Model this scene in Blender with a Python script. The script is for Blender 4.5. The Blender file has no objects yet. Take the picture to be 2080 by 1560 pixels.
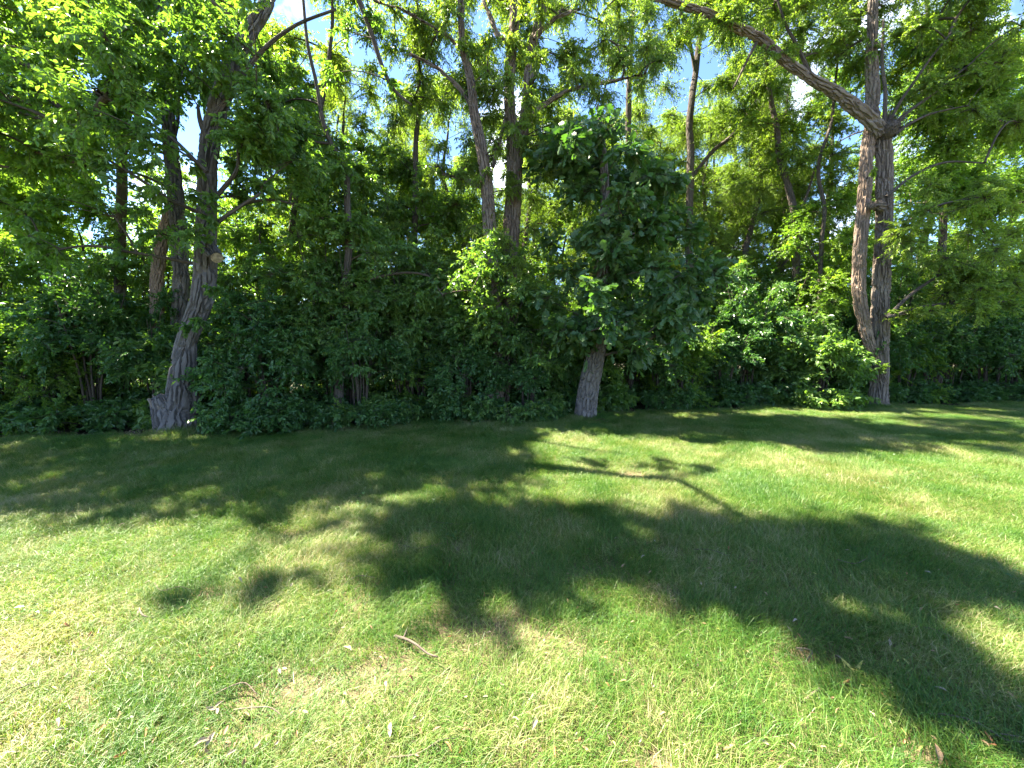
import bpy, math
import numpy as np

# ------------------------------------------------------------------ camera, sky, sun, exposure
scene = bpy.context.scene
COL = scene.collection
F_PX, W_PX, H_PX, EYE = 800.0, 2080.0, 1560.0, 1.6
PITCH = math.atan(80.0 / F_PX)
cam_d = bpy.data.cameras.new("camera")
cam_d.sensor_width = 36.0
cam_d.lens = 36.0 * F_PX / W_PX
cam_d.clip_start, cam_d.clip_end = 0.05, 2000.0
cam = bpy.data.objects.new("camera", cam_d)
cam.location = (0, 0, EYE)
cam.rotation_euler = (math.pi / 2 - PITCH, 0, 0)
COL.objects.link(cam)
scene.camera = cam

SUN_EL = math.radians(53)
SUN_AZ = math.radians(-65)            # from +Y (ahead), negative = left
SUN = np.array([math.sin(SUN_AZ) * math.cos(SUN_EL), math.cos(SUN_AZ) * math.cos(SUN_EL), math.sin(SUN_EL)])
world = bpy.data.worlds.new("World")
scene.world = world
world.use_nodes = True
wn, wl = world.node_tree.nodes, world.node_tree.links
wn.clear()
sky = wn.new("ShaderNodeTexSky")
sky.sky_type = 'NISHITA'
sky.sun_disc = False
sky.sun_elevation = SUN_EL
sky.sun_rotation = SUN_AZ
sky.altitude = 2000
sky.air_density, sky.dust_density, sky.ozone_density = 1.0, 0.0, 5.0
tc = wn.new("ShaderNodeTexCoord")
nz = wn.new("ShaderNodeTexNoise")
nz.inputs["Scale"].default_value = 3.6
nz.inputs["Detail"].default_value = 7.0
nz.inputs["Roughness"].default_value = 0.55
cr = wn.new("ShaderNodeValToRGB")
cr.color_ramp.elements[0].position = 0.56
cr.color_ramp.elements[0].color = (0, 0, 0, 1)
cr.color_ramp.elements[1].position = 0.70
cr.color_ramp.elements[1].color = (1, 1, 1, 1)
mx = wn.new("ShaderNodeMix")
mx.data_type = 'RGBA'
mx.inputs[7].default_value = (9.0, 9.4, 10.2, 1)
bg = wn.new("ShaderNodeBackground")
bg.inputs["Strength"].default_value = 0.056
wo = wn.new("ShaderNodeOutputWorld")
wl.new(tc.outputs["Generated"], nz.inputs["Vector"])
wl.new(nz.outputs["Fac"], cr.inputs["Fac"])
wl.new(cr.outputs["Color"], mx.inputs[0])
wl.new(sky.outputs["Color"], mx.inputs[6])
wl.new(mx.outputs[2], bg.inputs["Color"])
wl.new(bg.outputs["Background"], wo.inputs["Surface"])

sun_d = bpy.data.lights.new("sun", 'SUN')
sun_d.energy = 5.0
sun_d.angle = math.radians(0.53)
sun_d.color = (1.0, 0.92, 0.74)
sun_o = bpy.data.objects.new("sun", sun_d)
sun_o.rotation_euler = (math.pi / 2 - SUN_EL, 0, math.pi - SUN_AZ)
sun_o.location = (-20, 3, 30)
COL.objects.link(sun_o)

vs = scene.view_settings
vs.view_transform, vs.look, vs.gamma, vs.exposure = 'Standard', 'None', 1.0, 3.3
vs.use_curve_mapping = False
scene.render.engine = 'CYCLES'
cy = scene.cycles
cy.max_bounces, cy.diffuse_bounces, cy.glossy_bounces, cy.transmission_bounces = 6, 4, 2, 4
cy.transparent_max_bounces = 4
cy.caustics_reflective = cy.caustics_refractive = False
cy.use_denoising = True
cy.sample_clamp_indirect = 6.0

# ------------------------------------------------------------------ helpers
RNG = np.random.default_rng(11)
CP, SP = math.cos(PITCH), math.sin(PITCH)
UP = np.array([0, 0, 1.0])


def unit(v):
    v = np.asarray(v, float)
    return v / np.maximum(np.linalg.norm(v, axis=-1, keepdims=True), 1e-9)


def ray(px, py):
    a, b = (px - W_PX / 2) / F_PX, (H_PX / 2 - py) / F_PX
    return np.array([a, CP + b * SP, -SP + b * CP])


def at(px, py, y):
    """world point at distance y ahead that the photograph shows at this pixel"""
    d = ray(px, py)
    return np.array([0, 0, EYE]) + d * (y / d[1])


def gnd(px, py, z=0.02):
    d = ray(px, py)
    return np.array([0, 0, EYE]) + d * ((z - EYE) / d[2])


def lawn_z(x, y):
    return 0.03 + 0.014 * np.sin(0.8 * x + 0.5) * np.sin(0.9 * y + 1.0) + 0.010 * np.sin(1.7 * x - 0.9 * y) + 0.004 * np.sin(4.1 * x + 2.3 * y)


_ex = np.array([-40, -24, -15, -8.9, -6.2, -4.2, -2.2, -0.3, 2.5, 5.0, 6.9, 10.0, 13.6, 24, 40])
_ey = np.array([1.0, 3.2, 5.3, 6.75, 7.0, 7.55, 8.15, 8.6, 9.35, 9.65, 9.9, 10.2, 10.6, 11.6, 13.0])


def edge_y(x):
    return np.interp(x, _ex, _ey)


def link(o, parent=None):
    COL.objects.link(o)
    if parent is not None:
        o.parent = parent
    return o


def tag(o, label=None, cat=None, group=None, kind=None):
    if label: o["label"] = label
    if cat: o["category"] = cat
    if group: o["group"] = group
    if kind: o["kind"] = kind
    return o


def empty(name, loc):
    o = bpy.data.objects.new(name, None)
    o.location = loc
    o.empty_display_size = 0.3
    return link(o)


def mesh_np(name, V, F, mat, smooth=False, attrs=None, mat_idx=None):
    V = np.ascontiguousarray(V, dtype=np.float32)
    F = np.ascontiguousarray(F, dtype=np.int32)
    me = bpy.data.meshes.new(name)
    me.vertices.add(len(V))
    me.vertices.foreach_set("co", V.ravel())
    m, k = F.shape
    me.loops.add(m * k)
    me.loops.foreach_set("vertex_index", F.ravel())
    me.polygons.add(m)
    me.polygons.foreach_set("loop_start", np.arange(0, m * k, k, dtype=np.int32))
    me.polygons.foreach_set("loop_total", np.full(m, k, dtype=np.int32))
    for mm in (mat if isinstance(mat, (list, tuple)) else [mat]):
        me.materials.append(mm)
    me.polygons.foreach_set("use_smooth", np.full(m, smooth, dtype=bool))
    if mat_idx is not None:
        me.polygons.foreach_set("material_index", np.asarray(mat_idx, dtype=np.int32))
    for an, arr in (attrs or {}).items():
        arr = np.asarray(arr, dtype=np.float32)
        if arr.ndim == 1:
            a = me.attributes.new(an, 'FLOAT', 'POINT')
            a.data.foreach_set("value", arr)
        else:
            a = me.attributes.new(an, 'FLOAT_VECTOR', 'POINT')
            a.data.foreach_set("vector", arr.ravel())
    me.update(calc_edges=True)
    return me


def obj(name, me, parent=None, kind=None):
    o = bpy.data.objects.new(name, me)
    link(o, parent)
    if kind: o["kind"] = kind
    return o


class Bag:
    """collects shapes of one part into one mesh (all faces with the same corner count)"""
    def __init__(self):
        self.V, self.F, self.A, self.n = [], [], [], 0

    def add(self, V, F, A=None):
        self.V.append(V); self.F.append(F + self.n); self.n += len(V)
        if A is not None: self.A.append(A)

    def mesh(self, name, mat, smooth=False, attr=None):
        at_ = {attr: np.concatenate(self.A)} if attr and self.A else None
        return mesh_np(name, np.concatenate(self.V), np.concatenate(self.F), mat, smooth, at_)


def path(ctrl, rad, step):
    """Catmull-Rom through the control points, evenly resampled"""
    P = np.asarray(ctrl, float); R = np.asarray(rad, float)
    d = np.concatenate([[0], np.cumsum(np.linalg.norm(np.diff(P, axis=0), axis=1))])
    n = max(4, int(d[-1] / step) + 1)
    t = np.linspace(0, d[-1], n)
    m = np.gradient(P, d, axis=0) if len(P) > 2 else np.repeat((P[1:] - P[:1]) / d[-1], 2, 0)
    i = np.clip(np.searchsorted(d, t, side='right') - 1, 0, len(d) - 2)
    h = (d[i + 1] - d[i]); s = ((t - d[i]) / h)[:, None]; h = h[:, None]
    out = ((2 * s**3 - 3 * s**2 + 1) * P[i] + (s**3 - 2 * s**2 + s) * h * m[i]
           + (-2 * s**3 + 3 * s**2) * P[i + 1] + (s**3 - s**2) * h * m[i + 1])
    return out, np.interp(t, d, R), t


def tube(ctrl, rad, sides=10, step=0.1, lobes=0.0, flare=None, seed=0, cap=True, wob=0.0):
    """tapering bark tube; returns V, quads, straightened bark coordinates"""
    P, R, T = path(ctrl, rad, step)
    r = np.random.default_rng(seed)
    n = len(P)
    if wob:
        for k in (1.3, 2.9, 5.3):
            P = P + (wob / k) * np.stack([np.sin(T * k + r.uniform(0, 6)), np.sin(T * k + r.uniform(0, 6)), 0 * T], 1) * np.minimum(1, T[:, None])
    tg = unit(np.gradient(P, axis=0))
    nrm = np.zeros((n, 3))
    v = np.cross(tg[0], [0, 1, 0.03]); v /= np.linalg.norm(v)
    for i in range(n):
        v = v - tg[i] * v.dot(tg[i]); v /= np.linalg.norm(v)
        nrm[i] = v
    bi = np.cross(tg, nrm)
    th = np.linspace(0, 2 * np.pi, sides, endpoint=False)
    rr = np.ones((n, sides))
    if lobes:
        for k in (2, 3, 5, 7):
            rr += lobes / k * 1.6 * np.sin(k * th[None] + r.uniform(0, 6) + (T * r.uniform(-0.5, 0.5))[:, None] + 0.5 * np.sin(T * r.uniform(0.8, 2.2) + r.uniform(0, 6))[:, None])
    if flare:
        amp, hgt = flare
        e = np.exp(-T / hgt)[:, None]
        rr += amp * e * (1 + 0.55 * np.sin(5 * th[None] + r.uniform(0, 6)) + 0.35 * np.sin(3 * th[None] + r.uniform(0, 6)))
    rr = rr * R[:, None]
    V = P[:, None] + rr[..., None] * (np.cos(th)[None, :, None] * nrm[:, None] + np.sin(th)[None, :, None] * bi[:, None])
    r0 = max(0.05, float(np.mean(R)))
    A = np.stack([np.broadcast_to(np.cos(th) * r0, (n, sides)), np.broadcast_to(np.sin(th) * r0, (n, sides)), np.broadcast_to(T[:, None], (n, sides))], -1) + r.uniform(0, 9)
    V = V.reshape(-1, 3); A = A.reshape(-1, 3)
    i, j = np.meshgrid(np.arange(n - 1), np.arange(sides), indexing='ij')
    a = i * sides + j; b = i * sides + (j + 1) % sides
    F = np.stack([a, b, b + sides, a + sides], -1).reshape(-1, 4)
    if cap:
        c = len(V)
        V = np.vstack([V, P[-1] + tg[-1] * R[-1] * 0.5]); A = np.vstack([A, A[-1]])
        k = np.arange(0, sides, 2); s0 = (n - 1) * sides
        F = np.vstack([F, np.stack([s0 + k, s0 + k + 1, s0 + (k + 2) % sides, np.full(len(k), c)], -1)])
    return V, F, A


def rods(P, R, sides=3):
    """K thin rods at once: P (K,m,3), R (K,m)"""
    K, m, _ = P.shape
    d = unit(P[:, -1] - P[:, 0])
    ref = np.where(np.abs(d[:, 2:3]) > 0.9, np.array([[1.0, 0, 0]]), np.array([[0, 0, 1.0]]))
    u = unit(np.cross(d, ref)); w = np.cross(d, u)
    th = np.linspace(0, 2 * np.pi, sides, endpoint=False)
    ring = np.cos(th)[None, :, None] * u[:, None] + np.sin(th)[None, :, None] * w[:, None]
    V = P[:, :, None] + R[:, :, None, None] * ring[:, None]
    i, j = np.meshgrid(np.arange(m - 1), np.arange(sides), indexing='ij')
    a = i * sides + j; b = i * sides + (j + 1) % sides
    f = np.stack([a, b, b + sides, a + sides], -1).reshape(-1, 4)
    F = (f[None] + (np.arange(K) * m * sides)[:, None, None]).reshape(-1, 4)
    V = V.reshape(-1, 3)
    return V, F, V.copy()


LEAF = {  # outline in (along, across, lift) for length 1 and width 1; triangles
    'rhomb': (np.array([[0, 0, 0], [0.45, 0.5, 0.10], [1, 0, -0.10], [0.45, -0.5, 0.10]]), [[0, 2, 1], [0, 3, 2]]),
    'ovate': (np.array([[0, 0, 0], [0.28, 0.48, 0.09], [0.66, 0.38, 0.05], [1, 0, -0.14], [0.66, -0.38, 0.05], [0.28, -0.48, 0.09]]),
              [[0, 2, 1], [0, 3, 2], [0, 4, 3], [0, 5, 4]]),
}
_ok = [(0, 0.04), (0.20, 0.22), (0.30, 0.12), (0.47, 0.50), (0.61, 0.27), (0.82, 0.42), (0.98, 0.14)]
_V = [[0, 0, 0], [0.5, 0, -0.04], [1.02, 0, -0.12]] + [[a, w, 0.10 * w - 0.10 * a * a] for a, w in _ok] + [[a, -w, 0.10 * w - 0.10 * a * a] for a, w in _ok]
_n = len(_ok); _s = 4
_F = [[0, 1, 3], [3 + _n, 1, 0], [3 + _s, 1, 2], [1, 3 + _n + _s, 2]]
_F += [[3 + i, 1 if i < _s else 2, 4 + i] for i in range(_n - 1)] + [[4 + _n + i, 1 if i < _s else 2, 3 + _n + i] for i in range(_n - 1)]
LEAF['oak'] = (np.array(_V), _F)


def leaf_faces(pos, dr, nr, ln, wd, var, shape):
    base, tri = LEAF[shape]
    x = unit(dr); y = unit(np.cross(nr, x)); z = np.cross(x, y)
    k = len(base)
    V = (pos[:, None] + x[:, None] * (base[None, :, 0:1] * ln[:, None, None]) + y[:, None] * (base[None, :, 1:2] * wd[:, None, None])
         + z[:, None] * (base[None, :, 2:3] * ln[:, None, None]))
    F = (np.asarray(tri)[None] + (np.arange(len(pos)) * k)[:, None, None]).reshape(-1, 3)
    return V.reshape(-1, 3), F, np.repeat(var, k)


def sprays(rng, S, D, L, per, leaf, droop=0.25, var0=None):
    """twigs from S along D with length L; leaves set alternately along them.
    leaf = dict(len, wid, shape, hang)   returns twig polylines and leaf arrays"""
    K = len(S)
    t = np.linspace(0, 1, 3)
    bend = unit(rng.normal(size=(K, 3))) * 0.18
    def pt(tt):
        tt = tt[..., None]
        return S[:, None] + L[:, None, None] * (D[:, None] * tt + (bend - droop * UP)[:, None] * tt**2)
    P = pt(np.broadcast_to(t, (K, 3)))
    tl = np.clip((np.arange(per) + rng.uniform(0.1, 0.9, (K, per))) / per, 0, 1) * 0.88 + 0.12
    pos = pt(tl)
    tang = unit(D[:, None] + 2 * tl[..., None] * (bend - droop * UP)[:, None])
    side = unit(np.cross(tang, UP + 0.5 * rng.normal(size=(K, 1, 3))))
    sgn = np.where(np.arange(per) % 2 == 0, 1.0, -1.0)[None, :, None]
    hang = leaf.get('hang', 0.3)
    dr = tang * 0.55 + side * sgn * 0.75 - UP * hang + rng.normal(size=pos.shape) * 0.30
    nr = UP * 1.0 + rng.normal(size=pos.shape) * leaf.get('tumble', 0.9)
    N = K * per
    ln = leaf['len'] * rng.uniform(0.5, 1.3, N)
    wd = leaf['wid'] * rng.uniform(0.75, 1.15, N) * (ln / leaf['len'])
    v = rng.uniform(0, 1, (K, per)) * 0.55 + rng.uniform(0, 0.45, (K, 1)) if var0 is None else rng.uniform(0, 1, (K, per)) * 0.45 + rng.uniform(0, 0.2, (K, 1)) + var0[:, None] * 0.35
    return P, (pos.reshape(-1, 3), dr.reshape(-1, 3), nr.reshape(-1, 3), ln, wd, v.reshape(-1))


# ------------------------------------------------------------------ materials
def new_mat(name):
    m = bpy.data.materials.new(name)
    m.use_nodes = True
    m.node_tree.nodes.clear()
    return m, m.node_tree.nodes, m.node_tree.links


def ramp(n, stops):
    r = n.new("ShaderNodeValToRGB")
    e = r.color_ramp.elements
    e[0].position, e[0].color = stops[0][0], (*stops[0][1], 1)
    e[1].position, e[1].color = stops[-1][0], (*stops[-1][1], 1)
    for p, c in stops[1:-1]:
        q = e.new(p); q.color = (*c, 1)
    return r


def leaf_mat(name, c0, c1, c2, trans=0.42, rough=0.42, spec=0.35, tint=(1.8, 1.9, 0.55)):
    m, n, l = new_mat(name)
    a = n.new("ShaderNodeAttribute"); a.attribute_name = "var"
    geo = n.new("ShaderNodeNewGeometry")
    ns = n.new("ShaderNodeTexNoise"); ns.inputs["Scale"].default_value = 0.55; ns.inputs["Detail"].default_value = 2
    ad = n.new("ShaderNodeMath"); ad.operation = 'MULTIPLY_ADD'; ad.inputs[1].default_value = 0.8; ad.inputs[2].default_value = -0.4
    sm = n.new("ShaderNodeMath"); sm.operation = 'ADD'
    r = ramp(n, [(0.0, c0), (0.5, c1), (1.0, c2)])
    p = n.new("ShaderNodeBsdfPrincipled")
    p.inputs["Roughness"].default_value = rough
    p.inputs["Specular IOR Level"].default_value = spec
    tn = n.new("ShaderNodeMix"); tn.data_type = 'RGBA'; tn.blend_type = 'MULTIPLY'; tn.inputs[0].default_value = 1.0
    tn.inputs[7].default_value = (*tint, 1)
    tr = n.new("ShaderNodeBsdfTranslucent")
    mix = n.new("ShaderNodeMixShader"); mix.inputs[0].default_value = trans
    o = n.new("ShaderNodeOutputMaterial")
    l.new(geo.outputs["Position"], ns.inputs["Vector"])
    l.new(ns.outputs["Fac"], ad.inputs[0]); l.new(ad.outputs[0], sm.inputs[0]); l.new(a.outputs["Fac"], sm.inputs[1])
    l.new(sm.outputs[0], r.inputs["Fac"])
    l.new(r.outputs["Color"], p.inputs["Base Color"]); l.new(r.outputs["Color"], tn.inputs[6])
    l.new(tn.outputs[2], tr.inputs["Color"])
    l.new(p.outputs[0], mix.inputs[1]); l.new(tr.outputs[0], mix.inputs[2]); l.new(mix.outputs[0], o.inputs["Surface"])
    return m


def bark_mat(name, c0, c1, c2, disp=0.0, ridge=(15, 15, 2.6), bump=0.6):
    m, n, l = new_mat(name)
    a = n.new("ShaderNodeAttribute"); a.attribute_name = "bark"
    wz = n.new("ShaderNodeTexNoise"); wz.inputs["Scale"].default_value = 5.0; wz.inputs["Detail"].default_value = 3
    vm = n.new("ShaderNodeVectorMath"); vm.operation = 'MULTIPLY_ADD'; vm.inputs[1].default_value = (0.06, 0.06, 0.06)
    mp = n.new("ShaderNodeMapping"); mp.inputs["Scale"].default_value = ridge
    vo = n.new("ShaderNodeTexVoronoi"); vo.feature = 'DISTANCE_TO_EDGE'; vo.inputs["Scale"].default_value = 1.0
    mr = n.new("ShaderNodeMapRange"); mr.interpolation_type = 'SMOOTHSTEP'
    mr.inputs["From Min"].default_value = 0.0; mr.inputs["From Max"].default_value = 0.20
    fn = n.new("ShaderNodeTexNoise"); fn.inputs["Scale"].default_value = 3.0; fn.inputs["Detail"].default_value = 6
    mp2 = n.new("ShaderNodeMapping"); mp2.inputs["Scale"].default_value = (12, 12, 3)
    cn = n.new("ShaderNodeTexNoise"); cn.inputs["Scale"].default_value = 1.6; cn.inputs["Detail"].default_value = 5
    l.new(a.outputs["Vector"], wz.inputs["Vector"]); l.new(wz.outputs["Color"], vm.inputs[0]); l.new(a.outputs["Vector"], vm.inputs[2])
    l.new(vm.outputs[0], mp.inputs["Vector"]); l.new(mp.outputs[0], vo.inputs["Vector"]); l.new(vo.outputs["Distance"], mr.inputs["Value"])
    l.new(a.outputs["Vector"], mp2.inputs["Vector"]); l.new(mp2.outputs[0], fn.inputs["Vector"]); l.new(a.outputs["Vector"], cn.inputs["Vector"])
    r = ramp(n, [(0.28, c0), (0.5, c1), (0.72, c2)])
    ma = n.new("ShaderNodeMath"); ma.operation = 'MULTIPLY_ADD'; ma.inputs[1].default_value = 0.22
    l.new(fn.outputs["Fac"], ma.inputs[0]); l.new(mr.outputs[0], ma.inputs[2])
    mc = n.new("ShaderNodeMath"); mc.operation = 'MULTIPLY_ADD'; mc.inputs[1].default_value = 0.45
    mc2 = n.new("ShaderNodeMath"); mc2.operation = 'MULTIPLY'; mc2.inputs[1].default_value = 0.60
    l.new(cn.outputs["Fac"], mc2.inputs[0]); l.new(fn.outputs["Fac"], mc.inputs[0]); l.new(mc2.outputs[0], mc.inputs[2])
    l.new(mc.outputs[0], r.inputs["Fac"])
    p = n.new("ShaderNodeBsdfPrincipled"); p.inputs["Roughness"].default_value = 0.9; p.inputs["Specular IOR Level"].default_value = 0.12
    o = n.new("ShaderNodeOutputMaterial")
    l.new(r.outputs["Color"], p.inputs["Base Color"]); l.new(p.outputs[0], o.inputs["Surface"])
    if disp:
        dn = n.new("ShaderNodeDisplacement"); dn.inputs["Scale"].default_value = disp; dn.inputs["Midlevel"].default_value = 0.8
        l.new(ma.outputs[0], dn.inputs["Height"]); l.new(dn.outputs[0], o.inputs["Displacement"])
        m.displacement_method = 'BOTH'
    else:
        b = n.new("ShaderNodeBump"); b.inputs["Strength"].default_value = bump; b.inputs["Distance"].default_value = 0.02
        l.new(ma.outputs[0], b.inputs["Height"]); l.new(b.outputs[0], p.inputs["Normal"])
    return m


def plain_mat(name, c0, c1, scale=8.0, rough=0.8, trans=0.0, bump=0.0, pos=True):
    m, n, l = new_mat(name)
    ns = n.new("ShaderNodeTexNoise"); ns.inputs["Scale"].default_value = scale; ns.inputs["Detail"].default_value = 6
    g = n.new("ShaderNodeNewGeometry")
    l.new(g.outputs["Position"], ns.inputs["Vector"])
    r = ramp(n, [(0.35, c0), (0.65, c1)])
    l.new(ns.outputs["Fac"], r.inputs["Fac"])
    p = n.new("ShaderNodeBsdfPrincipled"); p.inputs["Roughness"].default_value = rough; p.inputs["Specular IOR Level"].default_value = 0.25
    l.new(r.outputs["Color"], p.inputs["Base Color"])
    o = n.new("ShaderNodeOutputMaterial")
    out = p.outputs[0]
    if trans:
        t = n.new("ShaderNodeBsdfTranslucent"); mix = n.new("ShaderNodeMixShader"); mix.inputs[0].default_value = trans
        l.new(r.outputs["Color"], t.inputs["Color"]); l.new(out, mix.inputs[1]); l.new(t.outputs[0], mix.inputs[2]); out = mix.outputs[0]
    if bump:
        b = n.new("ShaderNodeBump"); b.inputs["Strength"].default_value = bump; b.inputs["Distance"].default_value = 0.02
        l.new(ns.outputs["Fac"], b.inputs["Height"]); l.new(b.outputs[0], p.inputs["Normal"])
    l.new(out, o.inputs["Surface"])
    return m


M = {}
M['elm'] = leaf_mat("leaf_elm", (0.058, 0.120, 0.034), (0.105, 0.190, 0.046), (0.185, 0.275, 0.060), trans=0.5, rough=0.38, spec=0.5)
M['willow'] = leaf_mat("leaf_willow", (0.090, 0.148, 0.034), (0.148, 0.222, 0.044), (0.225, 0.290, 0.056), rough=0.45, trans=0.5)
M['oak'] = leaf_mat("leaf_oak", (0.042, 0.092, 0.032), (0.064, 0.128, 0.042), (0.115, 0.182, 0.060), trans=0.40, rough=0.38, spec=0.45, tint=(1.2, 1.5, 0.4))
M['shrub'] = leaf_mat("leaf_shrub", (0.034, 0.090, 0.026), (0.056, 0.130, 0.034), (0.105, 0.192, 0.046), trans=0.40, rough=0.36, spec=0.45)
M['wood_leaf'] = leaf_mat("leaf_woodland", (0.074, 0.146, 0.026), (0.122, 0.212, 0.034), (0.200, 0.288, 0.044), trans=0.52)
M['bark_grey'] = bark_mat("bark_grey", (0.072, 0.062, 0.056), (0.125, 0.110, 0.104), (0.185, 0.168, 0.160), disp=0.055, ridge=(17, 17, 1.9))
M['bark_oak'] = bark_mat("bark_oak", (0.094, 0.076, 0.065), (0.155, 0.133, 0.119), (0.223, 0.198, 0.180), disp=0.042, ridge=(24, 24, 4.2))
M['bark_willow'] = bark_mat("bark_willow", (0.101, 0.076, 0.058), (0.168, 0.133, 0.109), (0.234, 0.195, 0.164), disp=0.050, ridge=(19, 19, 2.0))
M['bark_sun_warmed'] = bark_mat("bark_sun_warmed", (0.135, 0.098, 0.074), (0.215, 0.158, 0.122), (0.300, 0.228, 0.180), disp=0.030, ridge=(19, 19, 2.4))  # sun on these stems is put into the bark colour, warmer all round
M['bark_dark'] = bark_mat("bark_dark", (0.053, 0.041, 0.034), (0.090, 0.074, 0.061), (0.135, 0.112, 0.098), ridge=(20, 20, 3.0), bump=0.9)
M['twig'] = bark_mat("bark_twig", (0.047, 0.036, 0.026), (0.077, 0.061, 0.047), (0.110, 0.091, 0.072), ridge=(40, 40, 8), bump=0.4)
M['cut_wood'] = plain_mat("cut_wood", (0.20, 0.145, 0.09), (0.36, 0.27, 0.175), 26, 0.85, bump=0.4)
M['split_wood'] = plain_mat("split_wood", (0.13, 0.10, 0.075), (0.24, 0.19, 0.15), 12, 0.9, bump=0.8)

# ------------------------------------------------------------------ the setting: ground, lawn
gm = plain_mat("woodland_floor", (0.040, 0.036, 0.020), (0.080, 0.070, 0.038), 5.0, 0.95, bump=0.6)
ground = obj("ground", mesh_np("ground", [(-500, -500, -0.04), (500, -500, -0.04), (500, 500, -0.04), (-500, 500, -0.04)], [[0, 1, 2, 3]], gm))
tag(ground, kind="structure")

m, n, l = new_mat("lawn_soil")
geo = n.new("ShaderNodeNewGeometry")
n1 = n.new("ShaderNodeTexNoise"); n1.inputs["Scale"].default_value = 1.3; n1.inputs["Detail"].default_value = 5
n2 = n.new("ShaderNodeTexNoise"); n2.inputs["Scale"].default_value = 60; n2.inputs["Detail"].default_value = 5
r1 = ramp(n, [(0.35, (0.075, 0.062, 0.032)), (0.55, (0.130, 0.100, 0.058)), (0.75, (0.21, 0.165, 0.105))])
ad = n.new("ShaderNodeMath"); ad.operation = 'MULTIPLY_ADD'; ad.inputs[1].default_value = 0.5
l.new(geo.outputs["Position"], n1.inputs["Vector"]); l.new(geo.outputs["Position"], n2.inputs["Vector"])
hf = n.new("ShaderNodeMath"); hf.operation = 'MULTIPLY'; hf.inputs[1].default_value = 0.55
l.new(n1.outputs["Fac"], hf.inputs[0]); l.new(n2.outputs["Fac"], ad.inputs[0]); l.new(hf.outputs[0], ad.inputs[2]); l.new(ad.outputs[0], r1.inputs["Fac"])
p = n.new("ShaderNodeBsdfPrincipled"); p.inputs["Roughness"].default_value = 0.95; p.inputs["Specular IOR Level"].default_value = 0.1
bp = n.new("ShaderNodeBump"); bp.inputs["Strength"].default_value = 0.9; bp.inputs["Distance"].default_value = 0.02
l.new(n2.outputs["Fac"], bp.inputs["Height"]); l.new(bp.outputs[0], p.inputs["Normal"])
l.new(r1.outputs["Color"], p.inputs["Base Color"])
o = n.new("ShaderNodeOutputMaterial"); l.new(p.outputs[0], o.inputs["Surface"])
M['soil'] = m

nx, ny = 180, 80
gx = np.linspace(-34, 34, nx)
fr = np.linspace(0, 1, ny)
eyy = edge_y(gx) + 0.10 * np.sin(gx * 2.1) + 0.06 * np.sin(gx * 5.3 + 1)
X = np.repeat(gx[:, None], ny, 1)
Y = -14 + (eyy[:, None] + 14) * fr[None]
Z = lawn_z(X, Y)
Z[:, -1] = -0.08; Z[0, :] = -0.08; Z[-1, :] = -0.08; Z[:, 0] = -0.08
i, j = np.meshgrid(np.arange(nx - 1), np.arange(ny - 1), indexing='ij')
a = i * ny + j
lawn = obj("lawn", mesh_np("lawn", np.stack([X, Y, Z], -1).reshape(-1, 3), np.stack([a, a + ny, a + ny + 1, a + 1], -1).reshape(-1, 4), M['soil'], True))
tag(lawn, kind="structure")

# ------------------------------------------------------------------ grass
m, n, l = new_mat("grass_blade")
geo = n.new("ShaderNodeNewGeometry")
a = n.new("ShaderNodeAttribute"); a.attribute_name = "var"
n1 = n.new("ShaderNodeTexNoise"); n1.inputs["Scale"].default_value = 0.9; n1.inputs["Detail"].default_value = 4; n1.inputs["Roughness"].default_value = 0.6
n2 = n.new("ShaderNodeTexNoise"); n2.inputs["Scale"].default_value = 4.5; n2.inputs["Detail"].default_value = 2
l.new(geo.outputs["Position"], n1.inputs["Vector"]); l.new(geo.outputs["Position"], n2.inputs["Vector"])
m1 = n.new("ShaderNodeMath"); m1.operation = 'MULTIPLY_ADD'; m1.inputs[1].default_value = 1.40; m1.inputs[2].default_value = -0.545
m2 = n.new("ShaderNodeMath"); m2.operation = 'MULTIPLY_ADD'; m2.inputs[1].default_value = 0.45
m3 = n.new("ShaderNodeMath"); m3.operation = 'MULTIPLY_ADD'; m3.inputs[1].default_value = 0.55
l.new(n1.outputs["Fac"], m1.inputs[0]); l.new(n2.outputs["Fac"], m2.inputs[0]); l.new(m1.outputs[0], m2.inputs[2])
l.new(a.outputs["Fac"], m3.inputs[0]); l.new(m2.outputs[0], m3.inputs[2])
rg = ramp(n, [(0.0, (0.029, 0.098, 0.018)), (0.42, (0.063, 0.152, 0.020)), (0.72, (0.130, 0.202, 0.034)), (0.88, (0.245, 0.245, 0.095)), (1.0, (0.37, 0.33, 0.19))])
l.new(m3.outputs[0], rg.inputs["Fac"])
p = n.new("ShaderNodeBsdfPrincipled"); p.inputs["Roughness"].default_value = 0.45; p.inputs["Specular IOR Level"].default_value = 0.4
t = n.new("ShaderNodeBsdfTranslucent"); tn = n.new("ShaderNodeMix"); tn.data_type = 'RGBA'; tn.blend_type = 'MULTIPLY'; tn.inputs[0].default_value = 1; tn.inputs[7].default_value = (1.2, 1.25, 0.6, 1)
mix = n.new("ShaderNodeMixShader"); mix.inputs[0].default_value = 0.38
o = n.new("ShaderNodeOutputMaterial")
l.new(rg.outputs["Color"], p.inputs["Base Color"]); l.new(rg.outputs["Color"], tn.inputs[6]); l.new(tn.outputs[2], t.inputs["Color"])
l.new(p.outputs[0], mix.inputs[1]); l.new(t.outputs[0], mix.inputs[2]); l.new(mix.outputs[0], o.inputs["Surface"])
M['grass'] = m


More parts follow.
